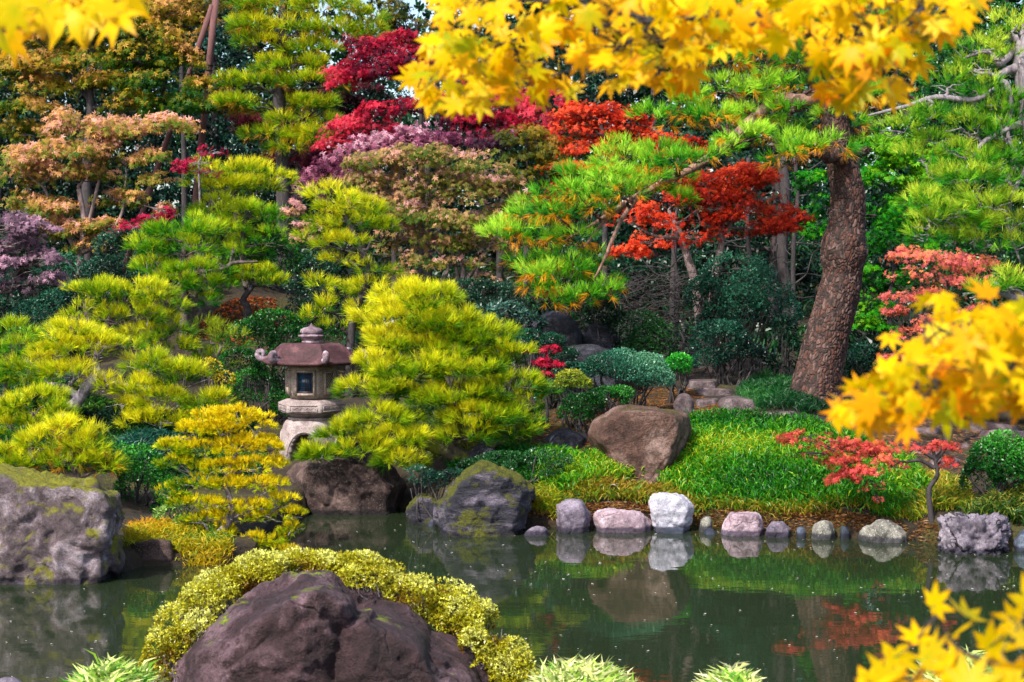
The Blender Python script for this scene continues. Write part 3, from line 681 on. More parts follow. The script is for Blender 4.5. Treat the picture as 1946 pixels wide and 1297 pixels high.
# pale curled bark scraps
def scrap(lab, px, py, s):
    h = ground_hit(px, py); b = Buf(); t = np.linspace(0, 4.4, 14); r = s*(1-.09*t)
    A = np.stack([np.cos(t)*r, -.5*s*np.ones(14), np.sin(t)*r+s], 1); B = A+np.array([.2*s, 1.3*s, 0]); V = np.concatenate([A, B])
    V2 = V*np.array([.88, 1, .88])+np.array([0, 0, .1*s]); nn = 14
    f = [(i_, i_+1, nn+i_+1, nn+i_) for i_ in range(13)]; b.add(V, f); b.add(V2, f)
    o = b.build('bark_curl', B_scrap, None, True); o.location = (h[0], h[1], gzf(h[0], h[1])+.05); tag(o, lab, 'bark')
B_scrap = rockmat('pale_dry_bark', '#6a5a48', '#a89880', '#c8bca8', 0, scale=14, bump=.2, wet=False)
scrap('larger pale curl of dry bark on the dry grass above the long pink stone', 1163, 955, .055)
scrap('smaller tilted curl of bark behind the larger pale curl', 1172, 940, .035)

# ------------------------------------------------------------------ stone lantern
LD = 20.3; LC = P(592.5, 750, LD); u = S(1, LD)
def lz(py): return P(592.5, py, LD)[2]
M_st = rockmat('lantern_granite', '#5c4e4e', '#8a7c7a', '#a69a98', 0, scale=5, bump=.25, speck='#5a4a48', wet=False)
M_st2 = rockmat('warm_lantern_granite', '#5e5048', '#8c7e74', '#aa9c92', 0, scale=6, bump=.35, speck='#5a4838', wet=False)
M_roof = rockmat('red_brown_roof_stone', '#241314', '#43262a', '#6a4648', 0, scale=4, bump=.35, wet=False)
M_lich = rockmat('lichen_pale_stone', '#3c2830', '#705c66', '#b0a2ac', 0, scale=7, bump=.4, wet=False)
m, n, N, L = newmat('dark_wood_and_recess_shade'); b_ = N.new('ShaderNodeBsdfPrincipled'); b_.inputs['Base Color'].default_value = (*lin('#2c2028'), 1); b_.inputs['Roughness'].default_value = .6
o = N.new('ShaderNodeOutputMaterial'); L.new(b_.outputs[0], o.inputs[0]); M_wood_shade = m
m, n, N, L = newmat('blue_grey_window_glass'); b_ = N.new('ShaderNodeBsdfPrincipled'); b_.inputs['Base Color'].default_value = (*lin('#1e3a50'), 1); b_.inputs['Roughness'].default_value = .08
o = N.new('ShaderNodeOutputMaterial'); L.new(b_.outputs[0], o.inputs[0]); M_pane = m
bz = lz(893)
lan = empty('stone_lantern', (LC[0], LD, bz), 'grey granite garden lantern with curled red brown roof and lattice window, on the dark rock', 'stone lantern')
def hexr(a, rnd=0.0, k=6, ph=0.0):
    """radius factor of a k-gon with corner at ph, rounded by rnd"""
    s = math.pi*2/k; t = (a-ph) % s-s/2
    return (1-rnd)*math.cos(s/2)/math.cos(t)+rnd*1.0
def revolve(buf, prof, rfun, seg=96, cap=True, jitter=0):
    """prof: [(r_px, py)] from bottom to top"""
    V = []
    for (r, y) in prof:
        for j in range(seg):
            a = 2*math.pi*j/seg; q = r*u*rfun(a, r, y); V.append((LC[0]+math.cos(a)*q, LD+math.sin(a)*q, lz(y)))
    n_ = len(prof); Fq = [(i_*seg+j, i_*seg+(j+1) % seg, (i_+1)*seg+(j+1) % seg, (i_+1)*seg+j) for i_ in range(n_-1) for j in range(seg)]
    V.append((LC[0], LD, lz(prof[0][1]))); V.append((LC[0], LD, lz(prof[-1][1])))
    buf.add(V, Fq); b0 = buf.n-len(V)
    buf.f.append(np.array([(b0+(j+1) % seg, b0+j, b0+n_*seg) for j in range(seg)], int))
    buf.f.append(np.array([(b0+(n_-1)*seg+j, b0+(n_-1)*seg+(j+1) % seg, b0+n_*seg+1) for j in range(seg)], int))
# base shell with four arched openings
def base_part():
    seg = 128; rows = 40; Vo = []; Vi = []; keep = set(); ys = np.linspace(796, 893, rows)
    def R(y): return np.interp(y, [796, 799, 806, 818, 835, 860, 893], [44, 50, 54, 57, 59.5, 62.5, 66])
    b = Buf()
    for y in ys:
        for j in range(seg):
            a = 2*math.pi*j/seg; r = R(y); Vo.append((LC[0]+math.cos(a)*r*u, LD+math.sin(a)*r*u, lz(y))); ri = r-13; Vi.append((LC[0]+math.cos(a)*ri*u, LD+math.sin(a)*ri*u, lz(y+ (7 if y < 810 else 0))))
    def solid(i_, j):
        y = (ys[i_]+ys[min(i_+1, rows-1)])/2; a = 2*math.pi*(j+.5)/seg; best = min(abs((a-q+math.pi) % (2*math.pi)-math.pi) for q in (0, math.pi/2, math.pi, 1.5*math.pi))
        half = math.radians(30)*math.sqrt(max(0, 1-((862-y)/(862-820))**2)) if y < 862 else math.radians(30)
        return not (y > 820 and best < half)
    nV = len(Vo); Fq = []
    for i_ in range(rows-1):
        for j in range(seg):
            if not solid(i_, j): continue
            a0, a1, a2, a3 = i_*seg+j, i_*seg+(j+1) % seg, (i_+1)*seg+(j+1) % seg, (i_+1)*seg+j
            Fq += [(a3, a2, a1, a0), (nV+a0, nV+a1, nV+a2, nV+a3)]
            for (ii, jj, e0, e1) in ((i_+1, j, a2, a3), (i_, (j+1) % seg, a1, a2), (i_, (j-1) % seg, a3, a0)):
                if ii >= rows-1 or not solid(ii, jj): Fq.append((e0, e1, nV+e1, nV+e0))
    top = [(j, (j+1) % seg, nV+(j+1) % seg, nV+j) for j in range(seg)]
    b.add(Vo+Vi, Fq+top); b.build('base', M_st, lan)
    rim = Buf()   # raised moulding round the front arch
    for q in (-math.pi/2, 0, math.pi):
        pts = []
        for t in np.linspace(0, 1, 30):
            ang = math.pi*t; da = math.radians(33)*math.cos(ang); y = 862-(862-817)*math.sin(ang)
            r = R(y)+.6; pts.append((LC[0]+math.cos(q+da)*r*u, LD+math.sin(q+da)*r*u, lz(y)))
        tube(rim, pts, [1.6*u], 6)
    rim.build('arch_moulding', M_st, lan, True)
base_part()
cp = Buf(); revolve(cp, [(40, 799), (45, 796), (46, 793.5), (40, 792)], lambda a, r, y: 1.0); cp.build('base_cap', M_st, lan, True)
b = Buf()   # lotus bowl and hexagonal platform
revolve(b, [(36, 793), (40, 790), (48, 785.5), (55, 782.5), (57, 782)], lambda a, r, y: 1+.03*abs(math.sin(a*6)))
b.build('lotus_bowl', M_st, lan, True)
b = Buf(); revolve(b, [(57, 782), (65, 781.5), (66, 780), (66, 765.5), (64, 764), (50, 758.5), (47, 758)], lambda a, r, y: hexr(a, 0 if r > 50 else .3)); pl = b.build('platform', M_st, lan)
b = Buf()     # carved panels on the platform faces
for k in range(6):
    a = math.radians(60*k+30); ap = 66*math.cos(math.radians(30)); nx_, ny_ = math.cos(a), math.sin(a); tx, ty = -ny_, nx_
    for (w0, w1, y0, y1) in ((-27, 27, 779, 777.6), (-27, 27, 768.6, 767.2), (-27, -25.6, 777.6, 768.6), (25.6, 27, 777.6, 768.6)):
        c = []
        for (t_, y_) in ((w0, y0), (w1, y0), (w1, y1), (w0, y1)): c.append((LC[0]+(nx_*(ap+.8)+tx*t_)*u, LD+(ny_*(ap+.8)+ty*t_)*u, lz(y_)))
        c2 = [(x-nx_*2*u, y-ny_*2*u, z_) for x, y, z_ in c]
        b.add(c+c2, [(0, 1, 2, 3), (0, 4, 5, 1), (1, 5, 6, 2), (2, 6, 7, 3), (3, 7, 4, 0)])
    wv = [(LC[0]+(nx_*(ap+.4)+tx*t_)*u, LD+(ny_*(ap+.4)+ty*t_)*u, lz(773+1.6*math.sin(t_*.6))) for t_ in np.linspace(-23, 23, 40)]
    tube(b, wv, [.5*u], 4)
b.build('carved_panel', M_st, pl)
b = Buf(); revolve(b, [(38, 757.5), (42, 756), (45.5, 751), (48, 742), (49.3, 728), (49, 715), (47.5, 705), (45, 699), (42, 694)], lambda a, r, y: hexr(a, .35)); ch = b.build('light_chamber', M_st2, lan, True)
def face_box(buf, ang, x0, x1, y0, y1, r0, r1):
    nx_, ny_ = math.cos(ang), math.sin(ang); tx, ty = -ny_, nx_; V = []
    for r in (r0+2.9, r1+2.9):
        for (t_, y_) in ((x0, y1), (x1, y1), (x1, y0), (x0, y0)): V.append((LC[0]+(nx_*r+tx*t_)*u, LD+(ny_*r+ty*t_)*u, lz(y_)))
    buf.add(V, [(3, 2, 1, 0), (4, 5, 6, 7), (0, 1, 5, 4), (1, 2, 6, 5), (2, 3, 7, 6), (3, 0, 4, 7)])
for k in range(6):
    a = math.radians(60*k+30-180)
    front = k == 1
    fa = math.radians(-90) if front else a
    if front:
        s_ = Buf()
        for bx_ in ((-19.5, -15.5, 702, 750), (15.5, 19.5, 702, 750), (-15.5, 15.5, 702, 706), (-15.5, 15.5, 745, 750)): face_box(s_, fa, bx_[0], bx_[1], bx_[2], bx_[3], 36, 46.2)
        s_.build('window_surround', M_st2, ch)
        f_ = Buf()
        for bx_ in ((-15.4, -12.8, 706.2, 744.8), (12.8, 15.4, 706.2, 744.8), (-12.8, 12.8, 706.2, 708.6), (-12.8, 12.8, 741.6, 744.8)): face_box(f_, fa, *bx_, 36, 45.2)
        for x_ in (-.3, 3.6, 7.6): face_box(f_, fa, x_-.45, x_+.45, 708.6, 741.6, 41.9, 44.2)
        for y_ in (717, 725.5, 734): face_box(f_, fa, -12.8, 12.8, y_-.4, y_+.4, 41.9, 44.0)
        w_ = f_.build('window', M_wood_shade, ch)
        g_ = Buf(); face_box(g_, fa, -12.9, 12.9, 708.4, 741.8, 38, 42.9); g_.build('pane', M_pane, w_)
    else:
        s_ = Buf()
        for bx_ in ((-12, -9.5, 704, 748), (9.5, 12, 704, 748), (-9.5, 9.5, 704, 708), (-9.5, 9.5, 735, 748)): face_box(s_, fa, *bx_, 36, 45.6)
        # crossed diagonal lattice
        nx_, ny_ = math.cos(fa), math.sin(fa); tx, ty = -ny_, nx_
        def pt(t_, y_): return (LC[0]+(nx_*47.4+tx*t_)*u, LD+(ny_*47.4+ty*t_)*u, lz(y_))
        for q in np.arange(-30, 34, 6.4):
            for sg in (1, -1):
                ts = [t_ for t_ in np.linspace(-9.5, 9.5, 25) if 708 < 721.5+q+sg*t_*1.15 < 735]
                if len(ts) > 2: tube(s_, [pt(ts[0], 721.5+q+sg*ts[0]*1.15), pt(ts[-1], 721.5+q+sg*ts[-1]*1.15)], [.85*u], 5)
        l_ = s_.build('lattice_panel', M_st2, ch)
        d_ = Buf(); face_box(d_, fa, -9.4, 9.4, 708.2, 734.8, 38, 43.4); d_.build('recess_shade', M_wood_shade, l_)  # dark slab behind the lattice, stands in for shade inside the chamber
# roof
def roof_part():
    seg = 144; b = Buf(); prof = [(40, 693.5), (88, 693.5), (99, 692), (101, 689), (100, 686.5), (93, 684.5), (84, 679.5), (76, 673), (68, 664.5), (61, 658), (54, 654.5), (46, 653), (20, 652.5)]
    V = []
    for (r, y) in prof:
        for j in range(seg):
            a = 2*math.pi*j/seg; w_ = min(1, max(0, (r-46)/50)); t = ((a) % (math.pi/3))-math.pi/6; corner = (abs(t)/(math.pi/6))**6
            q = r*((1-w_)*hexr(a, .65)+w_*(hexr(a, 0)*(1-.03*(1-corner)))); ridge = math.exp(-((math.pi/6-abs(t))*r/4.5)**2)*1.6 if 50 < r < 96 and y < 688 else 0
            lift = 5*corner*w_
            V.append((LC[0]+math.cos(a)*q*u, LD+math.sin(a)*q*u, lz(y)+(lift+ridge)*u))
    n_ = len(prof); Fq = [(i_*seg+j, i_*seg+(j+1) % seg, (i_+1)*seg+(j+1) % seg, (i_+1)*seg+j) for i_ in range(n_-1) for j in range(seg)]
    V.append((LC[0], LD, lz(693.5))); V.append((LC[0], LD, lz(652.5))); b.add(V, Fq)
    b.f.append(np.array([((j+1) % seg, j, n_*seg) for j in range(seg)], int)); b.f.append(np.array([((n_-1)*seg+j, (n_-1)*seg+(j+1) % seg, n_*seg+1) for j in range(seg)], int))
    r_ = b.build('roof', M_roof, lan, True)
    for k in range(6):
        a = math.radians(60*k); cx_, cy_ = math.cos(a), math.sin(a); s_ = Buf(); pts = []; rad = []
        for t in np.linspace(0, 1, 40):      # rising ridge end that curls back into a scroll
            if t < .4: q = t/.4; r = 80+19*q; z_ = lz(684)+(-2*q+1.5*q*q+2.0)*u; w_ = 5.2+1.0*q
            else:
                q = (t-.4)/.6; ang = -math.pi/2+q*math.pi*1.75; rr = 8.5*(1-.48*q); r = 99+rr*math.cos(ang)*.95; z_ = lz(684)+(10.0+rr*math.sin(ang))*u; w_ = 6.2*(1-.38*q)
            pts.append((LC[0]+cx_*r*u, LD+cy_*r*u, z_)); rad.append(w_*u)
        tube(s_, pts, rad, 12); s_.build('roof_scroll', M_lich, r_, True)
roof_part(); lan.rotation_euler = (0, 0, math.radians(-8))
b = Buf(); revolve(b, [(17, 653), (18.5, 651), (18.5, 648.5), (16.5, 647.5), (16.5, 646), (19.5, 645), (21.5, 641.5), (23, 639)], lambda a, r, y: 1.0)
fin = b.build('finial', M_lich, lan, True)
b = Buf(); revolve(b, [(17, 642.5), (23, 640), (23.5, 637.5), (20, 636), (18, 635)], lambda a, r, y: 1+(.09*abs(math.sin(a*5)) if r > 20 else 0)); b.build('lotus_collar', M_lich, fin, True)
b = Buf(); revolve(b, [(17, 636), (20.5, 633.5), (21.5, 630), (20.5, 626.5), (15, 623.5), (8, 622), (4, 620), (2, 617), (.6, 614.5)], lambda a, r, y: 1.0); b.build('jewel', M_lich, fin, True)

# ------------------------------------------------------------------ palettes
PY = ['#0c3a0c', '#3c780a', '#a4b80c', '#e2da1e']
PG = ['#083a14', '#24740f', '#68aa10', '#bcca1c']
PD = ['#0a3010', '#1e5612', '#4a7a0e', '#8a9a18']
PB = ['#084a1e', '#228018', '#66b41a', '#b0dc3a']
PYO = ['#4a7408', '#a4b80a', '#dccc0e', '#e6cc14']
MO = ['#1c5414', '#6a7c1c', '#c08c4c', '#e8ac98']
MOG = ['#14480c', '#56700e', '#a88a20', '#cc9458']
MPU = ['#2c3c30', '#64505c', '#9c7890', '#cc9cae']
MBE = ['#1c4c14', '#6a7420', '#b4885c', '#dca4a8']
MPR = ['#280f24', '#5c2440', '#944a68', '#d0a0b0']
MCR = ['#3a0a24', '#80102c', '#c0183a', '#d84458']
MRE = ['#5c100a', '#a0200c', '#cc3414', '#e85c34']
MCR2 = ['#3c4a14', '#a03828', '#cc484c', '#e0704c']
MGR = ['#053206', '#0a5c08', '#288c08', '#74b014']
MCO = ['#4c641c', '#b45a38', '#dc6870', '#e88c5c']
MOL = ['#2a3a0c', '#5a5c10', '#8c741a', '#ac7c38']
MDP = ['#1c0c18', '#360e1c', '#4c1424', '#701c2c']
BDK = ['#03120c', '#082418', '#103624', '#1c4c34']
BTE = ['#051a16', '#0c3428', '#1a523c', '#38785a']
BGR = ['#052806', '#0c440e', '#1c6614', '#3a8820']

# ------------------------------------------------------------------ pines
tree('pine_tree', 'rounded yellow green pine with a triangular crown just right of the stone lantern', 'pine', 19.4,
     [(815, 640), (835, 720), (868, 790), (862, 850), (888, 876)],
     [(800, 580, 85, 48), (775, 615, 105, 40), (860, 630, 70, 42), (752, 655, 70, 34), (830, 672, 85, 40), (910, 645, 75, 36), (728, 700, 50, 30, -.35), (790, 712, 85, 36, -.3), (880, 705, 80, 38, -.3), (965, 690, 62, 36),
      (708, 745, 60, 28, -.4), (780, 755, 70, 30, -.3), (870, 762, 85, 34, -.3), (965, 745, 80, 38, -.2), (1000, 780, 48, 30), (930, 800, 88, 34, -.3), (975, 825, 62, 26, -.2), (890, 830, 60, 26, -.35),
      (720, 800, 66, 32, -.5), (665, 830, 60, 32, -.5), (615, 868, 46, 34, -.55), (760, 840, 60, 30, -.5), (690, 860, 60, 24, -.6), (760, 880, 44, 22, -.55)],
     pal=PY, seed=3, bark=B_moss, trunk_w=30, L_=.125, n=17, width=.0058, sub_r=.13, dens=1.1,
     limbs=[([(870, 868), (820, 850), (760, 835), (700, 838), (650, 850)], [26, 20, 16, 10, 6]), ([(880, 870), (930, 850), (980, 825)], [20, 14, 8])])
tree('pine_tree', 'broad domed yellow green pine highest of the left bank pines', 'pine', 22.6,
     [(215, 590), (190, 660), (175, 740), (180, 790)],
     [(190, 570, 66, 34), (250, 562, 72, 30), (300, 590, 58, 36), (230, 610, 80, 32), (325, 630, 42, 34), (270, 650, 70, 30), (330, 672, 44, 26), (150, 600, 34, 24)],
     pal=PY, seed=5, trunk_w=22, L_=.13, n=15, width=.0062, sub_r=.15)
tree('pine_tree', 'spreading pine with leaning dark trunk in the middle of the left bank', 'pine', 20.4,
     [(186, 706), (170, 728), (146, 765), (120, 800)],
     [(140, 640, 64, 30), (185, 670, 66, 30), (110, 670, 56, 30), (70, 700, 60, 30), (140, 710, 66, 26), (200, 735, 46, 22), (290, 700, 70, 30), (350, 722, 60, 32), (270, 745, 60, 30), (330, 770, 70, 32), (400, 775, 40, 36), (300, 810, 62, 28), (370, 820, 50, 26), (230, 780, 40, 24)],
     pal=PY, seed=7, trunk_w=30, bark=B_grey, L_=.13, n=15, width=.006, sub_r=.14,
     limbs=[([(160, 742), (190, 715), (215, 728), (260, 735)], [26, 20, 12, 6]), ([(150, 755), (120, 735), (90, 728)], [18, 10, 5])])
tree('pine_tree', 'dusky green pine at the far left edge beside the spreading one', 'pine', 21.2,
     [(20, 700), (10, 760), (14, 820)],
     [(30, 640, 44, 28), (10, 670, 50, 30), (55, 668, 40, 24), (20, 710, 60, 28), (-20, 740, 50, 30), (60, 745, 50, 26)],
     pal=PG, seed=8, trunk_w=20, L_=.13, n=14, width=.0062, sub_r=.15)
tree('pine_tree', 'low domed pine above the craggy left rock, with needles fading to orange', 'pine', 18.2,
     [(70, 800), (60, 840), (64, 890)],
     [(60, 775, 66, 34), (10, 790, 50, 32), (95, 800, 40, 24), (40, 820, 60, 22)],
     pal=PY, seed=9, trunk_w=20, L_=.125, n=17, width=.0058, sub_r=.13)
tree('pine_tree', 'lowest pine of the left bank, drooping behind the craggy rock', 'pine', 17.2,
     [(140, 840), (135, 880), (150, 915)],
     [(125, 826, 50, 28), (85, 850, 56, 30), (165, 850, 46, 34), (130, 880, 66, 28), (60, 885, 56, 24), (190, 890, 36, 26), (20, 870, 34, 20)],
     pal=PY, seed=10, trunk_w=16, L_=.12, n=17, width=.0056, sub_r=.12, under=('#a87818', .2))
tree('pine_tree', 'sparse green pine between the left bank pines and the round clipped bushes', 'pine', 22.8,
     [(420, 660), (400, 710), (410, 780)],
     [(390, 640, 40, 28), (435, 655, 44, 28), (410, 690, 50, 26), (450, 700, 36, 24)],
     pal=PD, seed=12, trunk_w=14, L_=.13, n=12, width=.006, sub_r=.15, dens=.8)
tree('pine_tree', 'bright green tiered pine in the left centre with twisted dark branch', 'pine', 25.0,
     [(365, 440), (345, 500), (352, 560), (350, 600)],
     [(330, 445, 66, 28), (385, 440, 48, 26), (300, 478, 54, 26), (360, 478, 70, 26), (300, 515, 44, 22), (370, 520, 70, 24), (330, 545, 60, 26), (400, 548, 48, 24), (385, 575, 40, 18)],
     pal=PG, seed=13, trunk_w=18, L_=.14, n=15, width=.0068, sub_r=.16,
     limbs=[([(356, 520), (420, 512), (445, 500), (490, 498)], [12, 9, 7, 4]), ([(350, 470), (410, 470), (405, 495), (440, 512)], [9, 9, 7, 4])])
tree('pine_tree', 'small yellowish pine cloud on a short dark trunk above the mossy mound', 'pine', 25.4,
     [(480, 545), (462, 570), (470, 588)], [(492, 530, 48, 22), (465, 545, 24, 14), (520, 545, 24, 14)], pal=PY, seed=14, trunk_w=18, L_=.13, n=14, width=.0068, sub_r=.15, bark=B_dark)
tree('pine_tree', 'flat topped yellow green pine behind the tiered one', 'pine', 28.0,
     [(440, 350), (450, 430), (440, 520)],
     [(440, 335, 88, 28), (390, 358, 44, 22), (490, 362, 46, 24), (440, 362, 60, 20), (520, 345, 30, 20)],
     pal=PY, seed=15, trunk_w=16, L_=.15, n=14, width=.0076, sub_r=.18)
tree('pine_tree', 'middle green pine under the flat topped one', 'pine', 27.0,
     [(470, 400), (460, 470), (470, 560)],
     [(420, 402, 56, 22), (470, 410, 54, 26), (520, 420, 40, 30), (440, 440, 60, 24), (500, 460, 60, 26), (460, 485, 56, 20)],
     pal=PG, seed=16, trunk_w=14, L_=.15, n=13, width=.0076, sub_r=.18)
tree('pine_tree', 'pale yellow green leaning pine with scraggly lower boughs left of the beige maple', 'pine', 23.6,
     [(650, 400), (680, 460), (700, 530), (672, 600), (665, 690)],
     [(630, 375, 46, 24), (655, 395, 60, 26), (700, 410, 46, 26), (620, 420, 50, 24), (670, 432, 74, 28), (730, 445, 24, 24), (600, 458, 36, 22), (660, 468, 62, 20),
      (610, 545, 22, 22), (705, 515, 44, 16), (700, 548, 34, 16), (620, 590, 28, 16), (655, 560, 22, 12), (690, 600, 40, 20), (650, 630, 40, 14), (590, 610, 30, 12), (640, 500, 22, 14)],
     pal=PY, seed=17, trunk_w=18, L_=.14, n=14, width=.0066, sub_r=.15, bark=B_dark, dens=.9)
tree('pine_tree', 'tall layered pine in the top centre left with open tiers of foliage', 'pine', 31.0,
     [(540, -40), (535, 80), (530, 180), (535, 280), (540, 420)],
     [(480, 10, 44, 22), (545, 15, 70, 24), (620, 20, 60, 24), (690, 35, 36, 20), (490, 55, 50, 24), (560, 60, 60, 24), (640, 70, 60, 26), (700, 62, 24, 18), (520, 95, 40, 18), (480, 85, 34, 22), (600, 100, 60, 18),
      (560, 135, 80, 20), (500, 165, 60, 20), (590, 165, 70, 18), (440, 165, 30, 22), (520, 205, 110, 16), (430, 205, 36, 14), (600, 205, 40, 14), (560, 235, 46, 14), (620, 240, 30, 14), (520, 262, 56, 22), (590, 265, 46, 20), (560, 285, 60, 14)],
     pal=['#0a3a14', '#3a780e', '#90b010', '#d0cc1c'], seed=19, trunk_w=30, L_=.17, n=13, width=.0098, sub_r=.20, bark=B_dark, under=('#a8801c', .2), dens=1.25)
# the big pine
G_pads = [(1170, 318, 62, 34), (1120, 345, 66, 34), (1200, 350, 50, 24), (1070, 375, 62, 34), (1120, 385, 50, 26), (1020, 410, 56, 36), (1080, 415, 46, 28), (980, 448, 44, 32), (1030, 455, 48, 30),
          (1010, 500, 44, 30, .2), (1060, 500, 44, 30, .3), (1110, 500, 44, 26, .3), (1010, 545, 42, 28, .1), (1060, 548, 48, 28, .2), (1130, 545, 42, 28, .2), (1040, 578, 44, 20), (1125, 580, 46, 18, -.1),
          (1250, 300, 50, 30), (1240, 370, 44, 26), (1285, 345, 30, 22), (1180, 290, 34, 22), (1292, 316, 36, 22, -.7), (1248, 318, 40, 20, -.7), (1160, 350, 50, 26, -.7), (1105, 372, 50, 28, -.7), (1060, 405, 50, 26, -.6), (1290, 390, 30, 18, .2), (960, 462, 40, 28, -.2), (1090, 460, 40, 22, -.3), (1130, 400, 36, 18, -.5), (1340, 300, 34, 18, -.8), (1200, 370, 40, 18, -.8), (1230, 345, 40, 20, -.8), (1420, 262, 50, 22, -.7), (1370, 285, 26, 14, -.7), (1070, 520, 50, 26, -.2), (1030, 525, 40, 24, -.3), (1090, 570, 46, 20, -.3), (1150, 560, 30, 18, -.2)]
G_up = [(1260, 235, 60, 34), (1330, 225, 64, 38), (1300, 200, 50, 26), (1400, 180, 60, 36), (1370, 235, 60, 34), (1450, 170, 66, 34), (1440, 225, 64, 34), (1500, 215, 60, 34), (1530, 165, 60, 34), (1420, 270, 50, 30), (1480, 265, 60, 26),
        (1520, 290, 60, 24, -.5), (1570, 285, 54, 22, -.6), (1500, 310, 34, 16, -.5), (1590, 240, 60, 34), (1650, 280, 50, 26), (1620, 190, 70, 40), (1560, 120, 80, 40), (1460, 110, 80, 40), (1370, 120, 70, 40), (1290, 130, 60, 40),
        (1250, 60, 80, 50), (1380, 40, 90, 50), (1500, 30, 90, 50), (1620, 60, 90, 50), (1700, 130, 60, 40), (1350, -50, 110, 50), (1500, -70, 120, 50), (1650, -50, 110, 50), (1240, -30, 90, 50)]
tree('pine_tree', 'largest pine, thick red brown leaning trunk and a long limb hanging over the shade', 'pine', 22.0,
     [(1590, 120), (1585, 220), (1600, 310), (1612, 380), (1604, 470), (1598, 540), (1572, 640), (1550, 735)], G_pads+G_up,
     pal=PB, seed=23, bark=B_big, trunk_w=88, L_=.15, n=13, width=.0072, sub_r=.17, under=('#d08c10', .38), dens=.95, twigs=3,
     limbs=[([(1590, 170, 0), (1530, 190, 0), (1470, 195, 0), (1400, 258, -.2), (1385, 275, -.2), (1330, 312, -.3), (1250, 352, -.3), (1190, 385, -.3), (1130, 425, -.3), (1085, 450, -.2)], [32, 27, 24, 22, 20, 17, 14, 11, 7, 4], B_limb),
            ([(1215, 370, -.35), (1180, 420, -.4), (1150, 490, -.4), (1130, 530, -.3)], [11, 8, 6, 4], B_limb),
            ([(1215, 372, -.25), (1150, 420, -.25), (1110, 470, -.25)], [10, 7, 4], B_limb),
            ([(1590, 260, .2), (1650, 245, .2), (1720, 220, .2), (1780, 190, .1)], [30, 22, 14, 8], B_dark),
            ([(1580, 130), (1540, 60), (1480, 0), (1440, -60)], [30, 24, 18, 10], B_dark)])
tree('pine_tree', 'right edge pine with twisted grey branches and loose bright green tufts', 'pine', 17.6,
     [(1990, -60), (1962, 60), (1950, 110), (1975, 260), (2010, 480), (2030, 760)],
     [(1790, 60, 40, 24), (1850, 90, 50, 26), (1920, 60, 40, 24), (1800, 160, 46, 26), (1860, 175, 50, 26), (1900, 200, 40, 22), (1780, 215, 40, 20), (1740, 235, 40, 18), (1700, 250, 36, 16), (1900, 225, 50, 24), (1830, 245, 56, 22), (1900, 262, 50, 22), (1780, 268, 34, 18),
      (1870, 310, 56, 26), (1920, 345, 40, 26), (1820, 345, 50, 26), (1790, 390, 50, 28), (1860, 385, 50, 28), (1760, 425, 42, 26), (1830, 430, 56, 28), (1900, 425, 50, 28), (1930, 470, 36, 24), (1870, 465, 46, 20),
      (1910, 545, 50, 24, -.5), (1860, 560, 40, 18, -.5), (1890, 395, 50, 26, -.2), (1800, 410, 44, 24, -.2), (1850, 340, 46, 22, -.2), (1920, 300, 40, 26), (1760, 385, 40, 22), (1930, 430, 40, 26), (1815, 460, 44, 20), (1760, 455, 30, 18), (1850, 130, 40, 20), (1900, 110, 34, 18), (1740, 300, 36, 16), (1820, 290, 40, 18), (1780, 340, 36, 20)],
     pal=['#084a1e', '#228018', '#70ae1a', '#c0d43a'], seed=29, bark=B_grey, trunk_w=70, L_=.125, n=15, width=.0056, sub_r=.13, dens=.92, twigs=5,
     limbs=[([(1960, 80), (1930, 95), (1900, 122), (1880, 100), (1850, 105), (1830, 112)], [18, 15, 12, 8, 6, 4]),
            ([(1955, 120), (1905, 140), (1900, 155), (1912, 160), (1922, 200), (1916, 260), (1935, 300), (1912, 345), (1890, 360)], [26, 14, 12, 12, 9, 8, 8, 6, 4]),
            ([(1940, 235), (1905, 250), (1870, 270), (1850, 300), (1835, 320), (1810, 328)], [14, 11, 9, 7, 6, 4]),
            ([(1890, 170), (1850, 190), (1780, 185), (1730, 200), (1690, 210), (1650, 220)], [9, 11, 10, 8, 6, 4]),
            ([(1960, 300), (1925, 370), (1915, 430), (1940, 500)], [10, 8, 7, 4])])
# small yellow pine on the low tongue of land
tree('pine_tree', 'small golden yellow pine with short tufts and bare grey twigs leaning over the water', 'pine', 16.4,
     [(455, 850), (430, 910), (440, 980), (400, 1030), (390, 1065)],
     [(400, 800, 40, 16), (450, 795, 50, 18), (490, 808, 30, 16), (360, 828, 46, 18), (420, 825, 50, 16), (480, 830, 44, 16), (330, 862, 40, 18), (390, 858, 50, 18), (450, 862, 46, 16), (500, 862, 34, 20), (345, 895, 46, 14), (410, 890, 44, 16), (475, 895, 44, 16), (515, 892, 26, 16),
      (320, 925, 30, 14), (380, 925, 44, 14), (440, 930, 40, 14), (500, 925, 46, 18), (350, 955, 40, 14), (410, 965, 40, 12), (470, 960, 44, 16), (530, 960, 34, 18), (385, 990, 34, 12), (440, 995, 44, 14), (505, 990, 40, 14), (555, 985, 26, 14), (560, 1015, 28, 14), (500, 1035, 46, 18), (545, 1050, 36, 16), (460, 1060, 40, 16), (420, 1025, 26, 12)],
     pal=PYO, seed=31, bark=B_grey, trunk_w=16, L_=.058, n=16, width=.006, sub_r=.085, dens=1.0, twigs=4, spread=.7, jit=8)
